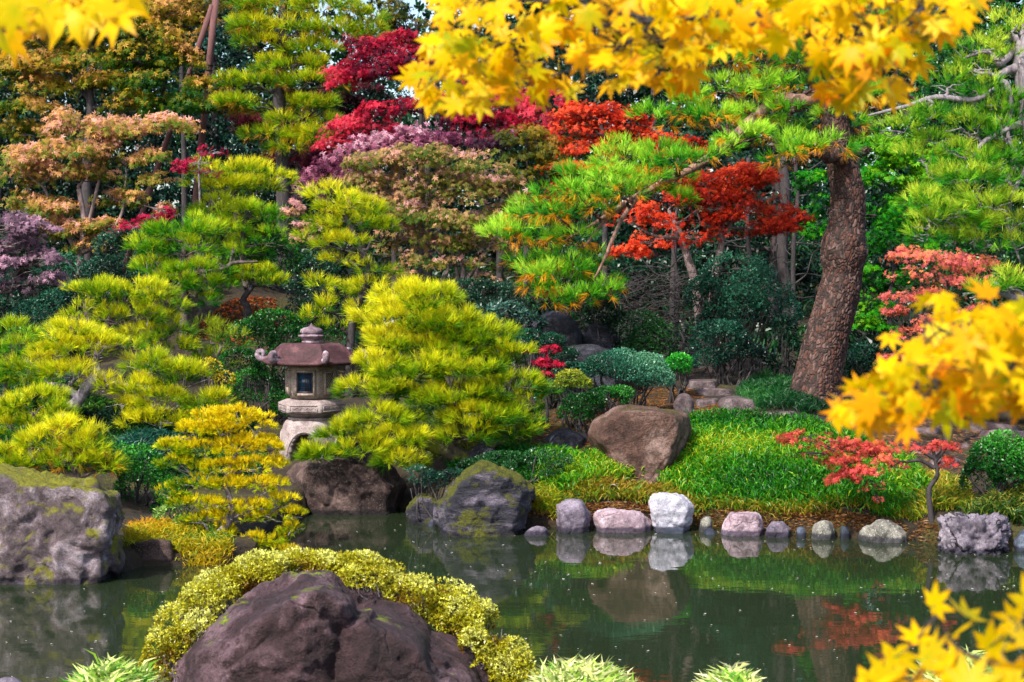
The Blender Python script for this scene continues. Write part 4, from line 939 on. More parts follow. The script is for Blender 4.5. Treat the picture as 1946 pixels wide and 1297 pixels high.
# bracing poles
for lab, a, b_, w_ in (('longer reddish brown bracing pole standing among the upper left maples', (411, -10), (376, 340), 13), ('shorter leaning bracing pole crossing behind the longer one', (404, 10), (350, 170), 11)):
    q0 = P(*a, 32.4); q1 = P(*b_, 32.7); dirn = (q1-q0)/abs(q1[2]-q0[2]); 
    zg = gzf(q1[0], q1[1]); q1 = q1+dirn*(q1[2]-zg+.1) if q1[2] > zg else q1
    e = empty('bracing_pole', q1, lab, 'pole', 'poles bracing the tall pine'); bb = Buf(); tube(bb, np.linspace(q1, q0, 6), [S(w_, 32.5)/2], 16); bb.build('shaft', B_pole, e, True)
    bb = Buf(); mid = q0+(q1-q0)*.22; 
    for k in range(5): c = mid+dirn*(.06+.10*k); tube(bb, [c, c+dirn*.018], [S(w_, 32.5)*.60], 12)
    bb.build('rope_binding', B_dark, e, True)
#@@P3
# ------------------------------------------------------------------ maples
tree('maple_tree', 'pink and orange maple in tiers at the upper left, above the tiered pine', 'maple', 26.0,
     [(150, 360), (160, 430), (152, 500), (165, 560)],
     [(130, 235, 60, 24), (190, 250, 74, 28), (250, 250, 50, 22), (310, 235, 60, 18), (110, 280, 60, 24), (180, 285, 70, 24), (40, 300, 66, 24), (30, 335, 66, 24), (100, 325, 60, 22), (160, 330, 60, 20), (240, 300, 50, 22), (290, 300, 44, 18), (300, 340, 36, 14),
      (60, 385, 50, 20), (110, 395, 56, 22), (215, 375, 46, 18), (260, 380, 40, 18), (150, 440, 60, 20), (200, 430, 44, 18), (180, 465, 40, 14), (310, 400, 30, 16), (100, 430, 50, 20)],
     kind='maple', pal=MO, seed=41, bark=B_maple, trunk_w=18, size=.058, dens=1.6, twigs=6,
     limbs=[([(155, 500), (130, 450), (95, 400), (85, 360), (40, 325)], [12, 8, 7, 5, 3]), ([(158, 480), (190, 460), (230, 410), (240, 330)], [11, 8, 6, 3]), ([(165, 440), (200, 300), (215, 285)], [8, 5, 3])])
tree('maple_tree', 'large green to orange maple filling the top left corner', 'maple', 31.0,
     [(175, 60), (170, 150), (172, 220), (165, 330)],
     [(70, 70, 80, 28), (150, 60, 70, 30), (230, 60, 70, 30), (300, 60, 50, 34), (90, 120, 80, 26), (180, 110, 70, 26), (270, 110, 80, 28), (340, 110, 50, 28), (60, 160, 70, 24), (200, 155, 60, 20), (300, 155, 70, 26), (380, 170, 50, 22), (60, 205, 60, 22), (260, 195, 60, 24), (340, 200, 70, 22), (400, 200, 40, 20), (20, 130, 50, 24), (20, 240, 50, 20), (240, 20, 60, 30), (320, 20, 50, 26), (100, 20, 60, 30), (15, 60, 40, 30), (60, 255, 40, 18)],
     kind='maple', pal=MOG, seed=43, bark=B_dark, trunk_w=20, size=.072, dens=1.25, twigs=5,
     limbs=[([(170, 190), (130, 140), (110, 110)], [10, 7, 4]), ([(172, 170), (210, 110), (230, 90)], [9, 7, 4])])
tree('maple_tree', 'dusky violet and pink maple at the far left edge below the pink orange one', 'maple', 23.6,
     [(-10, 430), (-15, 500), (-20, 600)],
     [(20, 430, 50, 22), (70, 430, 40, 20), (20, 465, 60, 22), (80, 490, 46, 20), (30, 510, 60, 22), (90, 530, 34, 18), (20, 550, 50, 20), (-30, 480, 50, 30)],
     kind='maple', pal=MPU, seed=44, bark=B_maple, trunk_w=16, size=.050, dens=1.5, twigs=7)
tree('maple_tree', 'beige and dull pink maple filling the centre behind the round pine', 'maple', 25.2,
     [(870, 470), (880, 520), (865, 590), (870, 640)],
     [(720, 310, 60, 26), (780, 295, 60, 26), (850, 300, 70, 28), (920, 310, 60, 30), (690, 345, 50, 24), (750, 350, 66, 28), (820, 350, 70, 30), (900, 360, 70, 30), (960, 360, 46, 26), (740, 395, 60, 26), (800, 405, 70, 28), (870, 415, 70, 28), (940, 410, 56, 28), (980, 400, 40, 24), (700, 385, 40, 24),
      (770, 450, 60, 24), (840, 465, 60, 24), (910, 460, 54, 26), (730, 480, 40, 20), (860, 500, 50, 18), (910, 500, 44, 16), (800, 490, 44, 20), (920, 530, 30, 14), (760, 520, 40, 16), (580, 440, 30, 30), (560, 400, 24, 20)],
     kind='maple', pal=MBE, seed=45, bark=B_maple, trunk_w=16, size=.054, dens=1.5, twigs=6,
     limbs=[([(868, 610), (890, 560), (905, 520), (915, 490)], [11, 9, 7, 4]), ([(862, 600), (838, 545), (850, 500), (790, 440)], [10, 8, 6, 4]), ([(875, 560), (860, 480), (820, 400), (745, 380)], [9, 7, 5, 3]), ([(880, 540), (930, 470), (950, 420)], [8, 6, 3])])
tree('maple_tree', 'purple and mauve maple behind the top of the beige one', 'maple', 28.5,
     [(760, 330), (750, 420), (750, 560)],
     [(600, 340, 50, 24), (640, 310, 56, 26), (700, 280, 60, 24), (760, 262, 60, 20), (820, 262, 60, 20), (870, 270, 50, 20), (660, 345, 50, 22), (590, 370, 40, 22), (730, 300, 60, 22), (930, 265, 50, 22), (800, 285, 60, 20)],
     kind='maple', pal=MPR, seed=46, bark=B_dark, trunk_w=14, size=.060, dens=1.6, twigs=4)
tree('maple_tree', 'crimson maple reaching left from behind the yellow leaves', 'maple', 30.0,
     [(800, 150), (810, 260), (815, 420)],
     [(720, 100, 70, 20), (670, 135, 50, 18), (735, 135, 60, 24), (780, 110, 50, 24), (650, 158, 34, 12), (720, 215, 44, 20), (770, 205, 40, 20), (660, 245, 50, 20), (720, 250, 60, 20), (640, 270, 40, 16), (700, 275, 50, 14), (680, 80, 40, 14), (760, 75, 40, 16)],
     kind='maple', pal=MCR, seed=47, bark=B_dark, trunk_w=14, size=.060, gap=-.02, dens=1.8, twigs=6)
tree('maple_tree', 'dark crimson maple below the middle of the overhanging yellow leaves', 'maple', 29.0,
     [(940, 230), (960, 330), (950, 450)],
     [(880, 225, 50, 24), (940, 230, 60, 24), (1000, 215, 60, 26), (920, 265, 50, 20), (1010, 250, 50, 20), (970, 190, 60, 26), (1040, 190, 40, 26), (900, 180, 60, 26)],
     kind='maple', pal=MCR, seed=48, bark=B_dark, trunk_w=14, size=.060, dens=1.5, twigs=4)
tree('maple_tree', 'orange red maple between the yellow leaves and the long pine limb', 'maple', 27.5,
     [(1140, 230), (1155, 300), (1150, 420)],
     [(1100, 215, 50, 20), (1150, 215, 60, 22), (1200, 225, 40, 20), (1080, 245, 40, 18), (1130, 250, 60, 20), (1190, 255, 50, 20), (1120, 280, 60, 16), (1060, 365, 34, 14), (1040, 380, 30, 12), (1250, 270, 60, 22), (1300, 280, 60, 22), (1080, 320, 50, 14)],
     kind='maple', pal=MRE, seed=49, bark=B_dark, trunk_w=12, size=.044, dens=1.2, twigs=6)
tree('maple_tree', 'olive brown maple between the beige maple and the orange red one', 'maple', 28.0,
     [(1000, 300), (1010, 380), (1000, 480)],
     [(1000, 260, 50, 22), (1050, 285, 50, 24), (1000, 300, 44, 22), (1060, 320, 50, 24), (1010, 345, 50, 24), (1070, 350, 40, 22), (970, 255, 30, 16), (1020, 390, 40, 18), (985, 430, 30, 18)],
     kind='maple', pal=MOL, seed=50, bark=B_dark, trunk_w=12, size=.058, dens=1.5, twigs=6)
tree('maple_tree', 'scarlet maple with two slim grey trunks in the shade left of the thick trunk', 'maple', 24.2,
     [(1365, 400), (1372, 455), (1360, 520), (1354, 600), (1350, 690)],
     [(1330, 345, 60, 24), (1390, 340, 66, 24), (1450, 345, 50, 20), (1300, 375, 50, 20), (1360, 375, 70, 20), (1430, 375, 60, 20), (1480, 400, 50, 16), (1515, 412, 36, 12), (1400, 415, 60, 18), (1330, 420, 50, 18), (1450, 430, 56, 16), (1270, 425, 50, 18), (1220, 400, 44, 16),
      (1240, 460, 56, 18), (1200, 480, 44, 16), (1300, 450, 50, 16), (1370, 445, 44, 14), (1490, 430, 40, 12), (1200, 415, 34, 16), (1420, 325, 50, 14)],
     kind='maple', pal=MRE, seed=51, bark=B_maple, trunk_w=22, size=.045, gap=-.02, dens=1.4, twigs=6,
     limbs=[([(1338, 700), (1332, 620), (1322, 540), (1300, 470), (1290, 440), (1270, 400)], [24, 21, 18, 15, 12, 6]), ([(1368, 470), (1400, 400), (1420, 370)], [9, 7, 4]), ([(1290, 452), (1250, 450), (1225, 440)], [9, 7, 4])])
tree('maple_tree', 'vivid green maple filling the gap right of the thick trunk', 'maple', 27.0,
     [(1720, 380), (1700, 480), (1690, 620), (1690, 680)],
     [(1540, 345, 44, 30), (1570, 400, 40, 34), (1660, 290, 60, 34), (1720, 300, 60, 34), (1760, 340, 60, 36), (1680, 345, 60, 34), (1720, 390, 60, 34), (1660, 400, 44, 34), (1700, 440, 60, 30), (1740, 480, 50, 30), (1660, 470, 34, 30), (1660, 530, 46, 34), (1700, 540, 50, 30), (1660, 590, 44, 30), (1640, 560, 30, 34), (1780, 400, 50, 34), (1800, 300, 60, 34), (1660, 620, 40, 16), (1540, 440, 34, 24)],
     kind='maple', pal=MGR, seed=52, bark=B_dark, trunk_w=14, size=.054, dens=1.9, twigs=3)
tree('maple_tree', 'coral pink maple between the right edge pine and the yellow leaves', 'maple', 19.6,
     [(1800, 560), (1810, 640), (1800, 760)],
     [(1720, 485, 44, 14), (1770, 495, 56, 18), (1830, 500, 60, 18), (1885, 505, 40, 16), (1740, 520, 50, 16), (1800, 530, 60, 18), (1870, 535, 50, 16), (1710, 560, 36, 14), (1770, 560, 50, 16), (1700, 590, 26, 14), (1720, 640, 40, 20), (1700, 680, 34, 16), (1780, 620, 50, 30), (1850, 590, 50, 30)],
     kind='maple', pal=MCO, seed=53, bark=B_dark, trunk_w=12, size=.036, dens=.8, twigs=7)
tree('maple_tree', 'little coral maple with a crooked dark trunk by the knobbly rock', 'maple', 16.9,
     [(1772, 850), (1778, 880), (1781, 905), (1766, 930), (1768, 970), (1772, 1000)],
     [(1520, 830, 40, 12), (1570, 838, 50, 14), (1620, 850, 50, 16), (1550, 860, 44, 14), (1600, 875, 50, 14), (1660, 865, 50, 16), (1640, 895, 44, 14), (1610, 905, 34, 12), (1690, 850, 40, 18), (1700, 885, 34, 12), (1660, 925, 26, 12), (1670, 950, 16, 10), (1740, 840, 40, 18), (1790, 850, 34, 14), (1800, 880, 16, 16)],
     kind='maple', pal=MCR2, seed=54, bark=B_dark, trunk_w=12, size=.031, dens=1.0, twigs=6,
     limbs=[([(1776, 890), (1750, 876), (1720, 878), (1690, 876)], [9, 7, 5, 3]), ([(1776, 872), (1752, 858), (1730, 845)], [8, 6, 3]), ([(1778, 875), (1796, 850), (1808, 820), (1800, 800)], [10, 9, 7, 4])])
tree('maple_tree', 'small scarlet maple sprig beside the right flank of the round pine', 'maple', 20.6,
     [(1040, 700), (1036, 740), (1040, 780)],
     [(1045, 665, 22, 12), (1035, 690, 24, 12), (1055, 695, 16, 12), (1008, 665, 10, 10), (1040, 712, 16, 8)],
     kind='maple', pal=MCR, seed=55, bark=B_dark, trunk_w=7, size=.040, dens=2.2, twigs=4)
tree('maple_tree', 'dark maroon maple low behind the tall layered pine', 'maple', 33.0,
     [(560, 250), (565, 330), (560, 420)],
     [(470, 235, 50, 20), (520, 245, 50, 18), (570, 300, 70, 18), (620, 190, 40, 26), (620, 310, 50, 18), (520, 310, 50, 18), (650, 200, 40, 30), (700, 180, 50, 30)],
     kind='maple', pal=MDP, seed=56, bark=B_dark, trunk_w=10, size=.066, dens=1.5, twigs=4)
tree('maple_tree', 'thin ochre maple at the top centre with white sky showing through', 'maple', 34.0,
     [(790, 40), (800, 160), (800, 300)],
     [(740, 15, 40, 20), (770, 45, 46, 18), (725, 45, 34, 14), (790, 75, 40, 14), (740, 70, 30, 10)],
     kind='maple', pal=MOL, seed=57, bark=B_dark, trunk_w=10, size=.066, dens=.8, twigs=8)
tree('maple_tree', 'ochre and russet maple behind the bracing poles', 'maple', 35.0,
     [(350, 40), (345, 140), (350, 300)],
     [(340, 20, 60, 30), (390, 5, 50, 20), (300, 30, 60, 30), (370, 50, 40, 30), (330, 80, 50, 30)],
     kind='maple', pal=MOL, seed=58, bark=B_dark, trunk_w=12, size=.074, dens=1.4, twigs=4)
tree('berry_bush', 'crimson leaved bush with thin bare shoots at the foot of the bracing poles', 'bush', 27.6,
     [(385, 290), (378, 320), (380, 380)],
     [(400, 290, 30, 14), (370, 310, 34, 12), (395, 325, 26, 10), (350, 322, 20, 10)], kind='maple', pal=['#7c0c30', '#a81040', '#c81c50'], seed=59, bark=B_grey, trunk_w=5, size=.045, dens=.7, twigs=9)
tree('berry_bush', 'crimson berried bush under the pink and orange maple', 'bush', 25.6,
     [(280, 410), (275, 440), (280, 500)],
     [(290, 412, 36, 12), (255, 432, 34, 10), (310, 400, 20, 10), (230, 440, 20, 8)], kind='maple', pal=['#7c0c30', '#a81040', '#c81c50'], seed=60, bark=B_grey, trunk_w=5, size=.042, dens=.8, twigs=9)

# ------------------------------------------------------------------ shrubs
shrub('dense clipped dark green bush directly left of the stone lantern', 21.8, [(490, 740, 50, 44), (460, 690, 46, 34), (520, 700, 46, 40), (545, 770, 34, 30)], BGR, .032, 71, rosette=3)
shrub('tall dark green bush behind the roof of the stone lantern', 23.4, [(520, 620, 60, 34), (560, 650, 50, 36), (480, 640, 46, 34), (610, 650, 46, 36)], BGR, .036, 72)
shrub('round grass green shrub above the small yellowish pine cloud', 27.4, [(500, 470, 50, 34), (530, 500, 44, 34), (470, 500, 40, 26)], BGR, .042, 73)
shrub('dark shrub in the gap above the spreading left pine', 25.0, [(80, 600, 60, 34), (120, 575, 50, 26), (40, 610, 40, 24), (150, 560, 40, 24)], BTE, .038, 74)
shrub('deep green shrub left behind the golden pine', 17.7, [(270, 890, 40, 40), (255, 935, 34, 34), (225, 880, 26, 30), (300, 930, 30, 30), (250, 968, 30, 22), (310, 965, 30, 20)], BGR, .034, 75, rosette=3)
shrub('yellow leaved bush peeping out below the spreading left pine', 21.4, [(395, 700, 26, 18), (420, 720, 24, 16), (345, 800, 24, 22), (320, 790, 20, 16)], ['#4a5a08', '#8a8408', '#c8a808'], .034, 76, dens=.6)
shrub('glossy dark rhododendron behind the round pine', 22.2, [(960, 600, 40, 24), (1000, 615, 34, 22), (920, 600, 30, 18), (1010, 640, 20, 14)], ['#061814', '#123028', '#2c5448', '#6a9484'], .085, 77, wid=.28, rosette=5, dens=1.4)
shrub('dark green azalea under the hanging pine limb', 23.2, [(880, 590, 60, 26), (940, 570, 60, 30), (820, 570, 50, 30), (900, 555, 60, 24)], BDK, .034, 78)
shrub('broad dark camellia bush in the shade behind the clipped azaleas', 23.0, [(1190, 620, 60, 34), (1240, 650, 50, 36), (1150, 600, 50, 30), (1200, 670, 60, 26), (1120, 570, 50, 30)], ['#061a0c', '#0e3418', '#1c4c20', '#2e6428'], .04, 79)
shrub('spreading blue green shrub between the maple trunks and the thick trunk', 23.8, [(1390, 530, 70, 44), (1440, 560, 60, 44), (1340, 560, 40, 40), (1400, 590, 60, 40), (1470, 600, 46, 44), (1360, 620, 40, 34)], BTE, .038, 80)
shrub('low blue green shrub at the foot of the two slim maple trunks', 22.6, [(1380, 650, 60, 28), (1420, 670, 50, 24), (1350, 685, 34, 20), (1370, 630, 46, 22)], BTE, .034, 81, rosette=3)
shrub('clipped grey green azalea with a visible forked stem above the big brown boulder', 20.9, [(1160, 690, 60, 28), (1200, 705, 56, 26), (1120, 705, 40, 22), (1240, 720, 34, 20), (1095, 700, 30, 16), (1225, 690, 30, 18)], ['#08281c', '#185038', '#34745a', '#5c9470'], .026, 82, rosette=3, dens=1.2)
shrub('yellowish azalea tips at the left end of the grey green azalea', 20.5, [(1085, 718, 26, 14), (1105, 730, 20, 12), (1070, 730, 16, 10)], ['#3a5a14', '#6a8418', '#a8a428'], .026, 83)
shrub('mid green azalea lying against the left side of the big brown boulder', 20.0, [(1110, 765, 44, 24), (1150, 755, 46, 22), (1095, 785, 34, 18), (1180, 748, 24, 14)], BGR, .028, 84, rosette=3)
shrub('small bright green shrub beside the uppermost stepping stone', 21.6, [(1290, 690, 24, 18), (1270, 700, 16, 14), (1300, 704, 12, 10)], ['#0c5a10', '#1c8a1c', '#44b02a'], .026, 85)
shrub('green azalea behind the scarlet maple sprig', 21.4, [(1040, 650, 40, 20), (1075, 680, 34, 22), (1010, 640, 30, 16), (1065, 720, 34, 24), (1050, 750, 30, 20)], ['#06241a', '#10442c', '#206444', '#3c8058'], .028, 86)
shrub('round dark green bush beside the path at the right edge', 17.2, [(1880, 880, 50, 44), (1930, 890, 50, 48), (1860, 910, 36, 34), (1910, 850, 36, 26), (1990, 880, 60, 50)], BGR, .034, 87, rosette=3, dens=1.2)
shrub('dark green shrub under the vivid green maple right of the thick trunk', 24.0, [(1650, 680, 40, 24), (1700, 680, 50, 24), (1625, 700, 24, 20), (1760, 690, 60, 26), (1850, 690, 60, 30)], BDK, .05, 88)
shrub('shade plant with broad leaves at the left foot of the thick trunk', 23.2, [(1490, 620, 24, 20), (1500, 660, 20, 26), (1480, 690, 24, 20)], BDK, .07, 89, wid=.4)
shrub('dark small leaved shrub at the foot of the round pine', 18.6, [(950, 880, 60, 20), (1010, 890, 50, 20), (900, 885, 40, 14), (1040, 870, 40, 16)], ['#08240e', '#14401a', '#245c28'], .028, 90)
shrub('bluish tuft shrub on the pond edge right of the lantern rock', 18.2, [(800, 905, 34, 18), (830, 915, 30, 16), (785, 930, 20, 12), (860, 905, 26, 14)], BTE, .045, 91, wid=.25, rosette=5)
shrub('pale leaved plant under the golden pine beside the little dark stones', 16.5, [(330, 975, 34, 14), (360, 990, 30, 12), (400, 1010, 30, 12)], ['#2a6a14', '#6a9a2c', '#b8c888'], .045, 92, wid=.3)
shrub('dark evergreen shrub in the gap under the vivid left pines', 20.6, [(200, 800, 50, 30), (150, 800, 40, 24), (250, 830, 40, 20), (120, 760, 40, 26)], BDK, .035, 93)
shrub('shaded green hedge behind the lower left pines', 22.0, [(40, 760, 60, 34), (100, 740, 50, 30), (-20, 740, 50, 34)], BTE, .04, 94)
shrub('dark hedge bush between the mossy mound and the lantern', 24.6, [(580, 560, 50, 34), (560, 600, 40, 30), (620, 600, 50, 40), (600, 520, 40, 30)], BDK, .04, 95)
shrub('deep green bush mass under the violet maple', 25.5, [(60, 540, 60, 34), (120, 520, 50, 34), (210, 520, 60, 34), (240, 470, 60, 36), (10, 580, 50, 30)], BTE, .04, 96)

# foreground azalea
rsA = np.random.RandomState(101); aroot = None
az_pads = [(300, 1235, 34, 44, -.3), (335, 1185, 42, 42, -.2), (320, 1290, 40, 44, -.55), (375, 1140, 46, 36), (430, 1105, 50, 34, .1), (490, 1078, 52, 32, .2), (555, 1066, 56, 26, .3), (615, 1060, 50, 22, .3), (670, 1066, 54, 26, .3), (730, 1086, 54, 30, .3), (785, 1108, 56, 34, .2), (840, 1140, 54, 36, .1), (890, 1170, 56, 38), (930, 1205, 54, 42, -.1), (960, 1250, 46, 46, -.3), (985, 1300, 44, 40, -.4), (380, 1190, 36, 30, -.35), (905, 1225, 40, 40, -.35), (780, 1120, 50, 26, 0), (690, 1085, 46, 20, 0)]
az_pads = [tuple(q)+(0,)*(5-len(q)) for q in az_pads]; az_pads += [tuple((a_+b_)/2 for a_, b_ in zip(az_pads[k], az_pads[k+1])) for k in range(2, 15)]
c0 = P(640, 1080, 10.2); aroot = empty('azalea', (c0[0], c0[1]+.5, gzf(c0[0], c0[1]+.5)), 'yellow green small leaved azalea hugging the crest of the foreground boulder', 'azalea')
sb = Buf(); AZ = ['#6a4208', '#8c8408', '#aeaa1c', '#c4c464']
for q in az_pads:
    q = tuple(q)+(0,); D_ = 10.1+q[4]; c = P(q[0], q[1], D_); c = c+np.array([0, .05, -.05]); r = np.array([S(q[2], D_), S(q[2], D_)*1.0, S(q[3], D_)*1.15])
    b = bush_pad(c, r, .021, AZ, rsA, dens=.95, wid=.42, lump=.16, rosette=6, gap=-.5, lf=13); b.build('foliage', M_gloss, aroot)
    for k in range(9):
        e = c+sph(1, rsA)[0]*r*.7; s_ = c+np.array([rsA.normal()*.05, .15, -.22]); tube(sb, limb_path(s_, e, rsA, .12), [.008, .003], 5, 0, k)
sb.build('stems', B_grey, aroot, True)

# ------------------------------------------------------------------ wood behind
def back_tree(label, px, D, pads, seed, pal=BDK, leaf=.10, w_=18, dens=.9, name='broadleaf_tree'):
    xs = [q[0] for q in pads]; ys = [q[1] for q in pads]
    return tree(name, label, 'tree', D, [(px, min(ys)+20), (px+8, sum(ys)/len(ys)), (px, 560)], pads, kind='bush', pal=pal, seed=seed, bark=B_dark, trunk_w=w_, leaf=leaf, rosette=4, dens=dens, group='dark wood behind the garden', twigs=3, lump=.3, wid=.55)
back_tree('dark evergreen behind the left edge of the garden', -10, 37, [(0, 150, 110, 90), (-60, 300, 120, 100), (30, 380, 110, 90), (0, 480, 110, 70)], 201)
back_tree('dark evergreen behind the large green to orange maple', 170, 38, [(130, 120, 110, 80), (220, 60, 110, 80), (180, 220, 110, 80), (110, 330, 100, 90), (220, 340, 110, 90), (170, 450, 120, 70)], 202)
back_tree('teal dark tree seen behind the bracing poles', 400, 39, [(400, 180, 80, 90), (440, 260, 90, 80), (360, 290, 80, 80), (420, 110, 70, 70), (330, 400, 110, 80), (440, 360, 100, 70), (450, 30, 60, 60)], 203, pal=['#041410', '#0a2a22', '#144034', '#205446'])
back_tree('dark tree with sky glinting through behind the tall layered pine', 560, 41, [(560, 350, 100, 60), (640, 260, 80, 60), (560, 200, 60, 40), (640, 380, 100, 70), (500, 300, 70, 60), (560, 450, 110, 70)], 204, dens=.55)
back_tree('dark pink flowered evergreen beside the crimson maple', 690, 33, [(680, 200, 50, 40), (650, 225, 40, 30), (720, 190, 40, 40), (700, 240, 50, 24)], 205, leaf=.07)
back_tree('dark tree behind the crimson maples', 830, 40, [(800, 180, 90, 70), (860, 260, 90, 80), (760, 330, 100, 80), (880, 360, 110, 80), (800, 450, 110, 80), (900, 480, 90, 70), (900, 120, 90, 80)], 206)
back_tree('dark tree behind the olive brown maple', 1040, 38, [(1010, 100, 110, 80), (1040, 220, 110, 90), (1010, 340, 100, 80), (1060, 430, 100, 80), (980, 500, 90, 60)], 207)
back_tree('dark tree behind the scarlet maple', 1240, 34, [(1200, 120, 120, 90), (1260, 260, 110, 80), (1200, 360, 110, 70), (1290, 360, 90, 70), (1180, 470, 90, 50), (1270, 480, 80, 40)], 208)
back_tree('slim dark trunked tree in the shade between the two maple trunks', 1470, 31, [(1440, 160, 110, 90), (1480, 300, 100, 80), (1420, 360, 90, 70), (1500, 420, 80, 60), (1400, 460, 70, 40)], 209, w_=26)
back_tree('black stemmed tree left of the two slim maple trunks', 1278, 28, [(1250, 330, 80, 50), (1300, 300, 80, 50), (1270, 380, 60, 30)], 210, w_=13)
back_tree('dark tree behind the top of the thick pine', 1620, 36, [(1580, 80, 120, 90), (1640, 200, 110, 90), (1700, 100, 110, 90), (1600, 420, 60, 60), (1700, 420, 100, 90), (1640, 520, 90, 60)], 211)
back_tree('dark green tree behind the right edge pine', 1850, 33, [(1800, 60, 120, 90), (1900, 120, 110, 90), (1830, 240, 120, 90), (1930, 300, 100, 100), (1840, 400, 110, 90), (1920, 500, 100, 90), (1800, 540, 90, 70), (1880, 620, 90, 60)], 212, pal=['#042008', '#0a3c10', '#145a14', '#2a7018'], leaf=.08)
back_tree('undergrowth tree deep in the shade between the stems', 1420, 33, [(1340, 500, 70, 40), (1420, 510, 80, 50), (1500, 520, 80, 50), (1250, 540, 90, 50), (1180, 550, 80, 50), (1090, 520, 80, 60)], 213)
for k, (lab, px, D, w_) in enumerate([('bare slim dark stem left of the thick trunk', 1512, 28.5, 10), ('greenish straight trunk in shade left of the thick trunk', 1490, 29.5, 24), ('bare leaning dark stem close behind the scarlet maple', 1418, 30, 10), ('thin black stem near the shaded boulders', 1280, 25.5, 8)]):
    rk = np.random.RandomState(300+k); p0 = P(px, 650, D); p0[2] = gzf(p0[0], p0[1])-.1; p1 = P(px+rk.uniform(-14, 14), 300, D); e = empty('tree_stem', p0, lab, 'tree', None); bb = Buf()
    pth = limb_path(p0, p1, rk, .02, 0, 5); tube(bb, pth, [S(w_, D)/2, S(w_, D)*.38], 9, .05, k); bb.build('trunk', B_dark, e, True); bb = Buf()
    for q in range(14):
        s_ = pth[rk.randint(6, len(pth))]; en = s_+np.array([rk.normal()*.6, rk.normal()*.4, rk.uniform(-.1, .7)]); tube(bb, limb_path(s_, en, rk, .1), [.018, .005], 5)
    bb.build('branch', B_dark, e, True)
# distant wood closing the view, reads as one dark mass
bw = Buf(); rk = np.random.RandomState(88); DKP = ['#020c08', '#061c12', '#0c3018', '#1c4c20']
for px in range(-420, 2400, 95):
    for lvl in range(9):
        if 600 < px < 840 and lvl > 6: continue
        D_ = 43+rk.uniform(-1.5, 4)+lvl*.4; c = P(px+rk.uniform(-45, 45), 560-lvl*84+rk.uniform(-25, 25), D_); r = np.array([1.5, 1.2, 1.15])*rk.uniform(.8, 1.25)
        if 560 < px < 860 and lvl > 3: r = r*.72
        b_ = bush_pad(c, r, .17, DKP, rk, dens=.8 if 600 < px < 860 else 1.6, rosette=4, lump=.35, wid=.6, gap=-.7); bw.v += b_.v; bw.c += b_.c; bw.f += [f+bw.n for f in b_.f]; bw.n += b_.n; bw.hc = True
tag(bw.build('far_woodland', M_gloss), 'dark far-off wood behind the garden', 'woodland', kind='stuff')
# brush of bare twigs in the shade
bb = Buf(); rk = np.random.RandomState(77)
for q in range(260):
    px = rk.uniform(1150, 1300); c = P(px, rk.uniform(520, 660), rk.uniform(23.6, 25.5)); e = c+np.array([rk.normal()*.7, rk.normal()*.3, rk.uniform(-.4, .4)]); tube(bb, limb_path(c, e, rk, .08), [.007, .003], 4)
for q in range(12):
    c = P(rk.uniform(1150, 1300), 600, rk.uniform(23.8, 25)); s_ = c.copy(); s_[2] = gzf(c[0], c[1])-.05; tube(bb, limb_path(s_, c, rk, .08), [.014, .006], 5)
tag(bb.build('twig_brush', B_dark, None, True), 'tangle of bare grey twigs in the shade right of the hanging pine limb', 'brushwood', kind='stuff')

# ------------------------------------------------------------------ ground cover
rsg = np.random.RandomState(9)
def wpoly(pp): return [tuple(ground_hit(*q)[:2]) for q in pp]
def cover(name, label, cat, pp, n, ln, wid, pal, **kw):
    b = Buf(); xy = scatter(wpoly(pp), n, rsg); blades(b, xy, ln, wid, pal, rsg, **kw); return tag(b.build(name, M_grass), label, cat, kind='stuff')
def litter(name, label, pp, n, pal, ln=.09, wid=.006, lift=0):
    b = Buf(); xy = scatter(wpoly(pp), n, rsg); z = gz(xy[:, 0], xy[:, 1])+.006+(.012+lift)*rsg.rand(len(xy)); c = np.stack([xy[:, 0], xy[:, 1], z], 1); d = sph(len(c), rsg); d[:, 2] *= .15
    ovates(b, c, d, ln*rsg.uniform(.5, 1.1, len(c)), wid/ln, pal3(pal, rsg.rand(len(c)), rsg), rsg); return tag(b.build(name, M_grass), label, 'leaf litter', kind='stuff')
cover('bamboo_grass', 'bright green bamboo grass covering the bank right of the big boulder', 'grass',
      [(1080, 958), (1240, 925), (1330, 968), (1500, 978), (1700, 992), (1765, 950), (1740, 900), (1640, 850), (1500, 818), (1380, 806), (1310, 815), (1290, 880), (1230, 898), (1120, 885), (1020, 880), (1000, 905), (1030, 945)],
      19000, .105, .0125, ['#0a3c0a', '#1c6c0c', '#4a9410', '#a8b020'], lean=.7, h=.16, leaves=3)
litter('dry_straw', 'pale dead blades lying through the bamboo grass', [(1080, 958), (1240, 925), (1500, 978), (1740, 990), (1640, 850), (1380, 806), (1300, 880), (1020, 890)], 2600, ['#7a5a1c', '#b89a48', '#d0b874'], .12, .010, lift=.13)
cover('bamboo_grass', 'lower fringe of yellowing bamboo grass above the shore stones', 'grass',
      [(1060, 985), (1130, 965), (1240, 968), (1340, 986), (1500, 996), (1720, 1008), (1760, 985), (1700, 965), (1500, 955), (1330, 940), (1100, 925)],
      3600, .11, .012, ['#1c5c0c', '#4a7810', '#94841c', '#8c6028'], lean=.8, h=.08, leaves=3)
cover('grass_tuft', 'green grass cushion between the pyramid rock and the upright stone', 'grass', [(975, 992), (1055, 996), (1060, 965), (1030, 950), (985, 965)], 1500, .11, .010, ['#1c5c0c', '#5a8a10', '#a8a01c', '#9a6420'], lean=.8, h=.12, leaves=3)
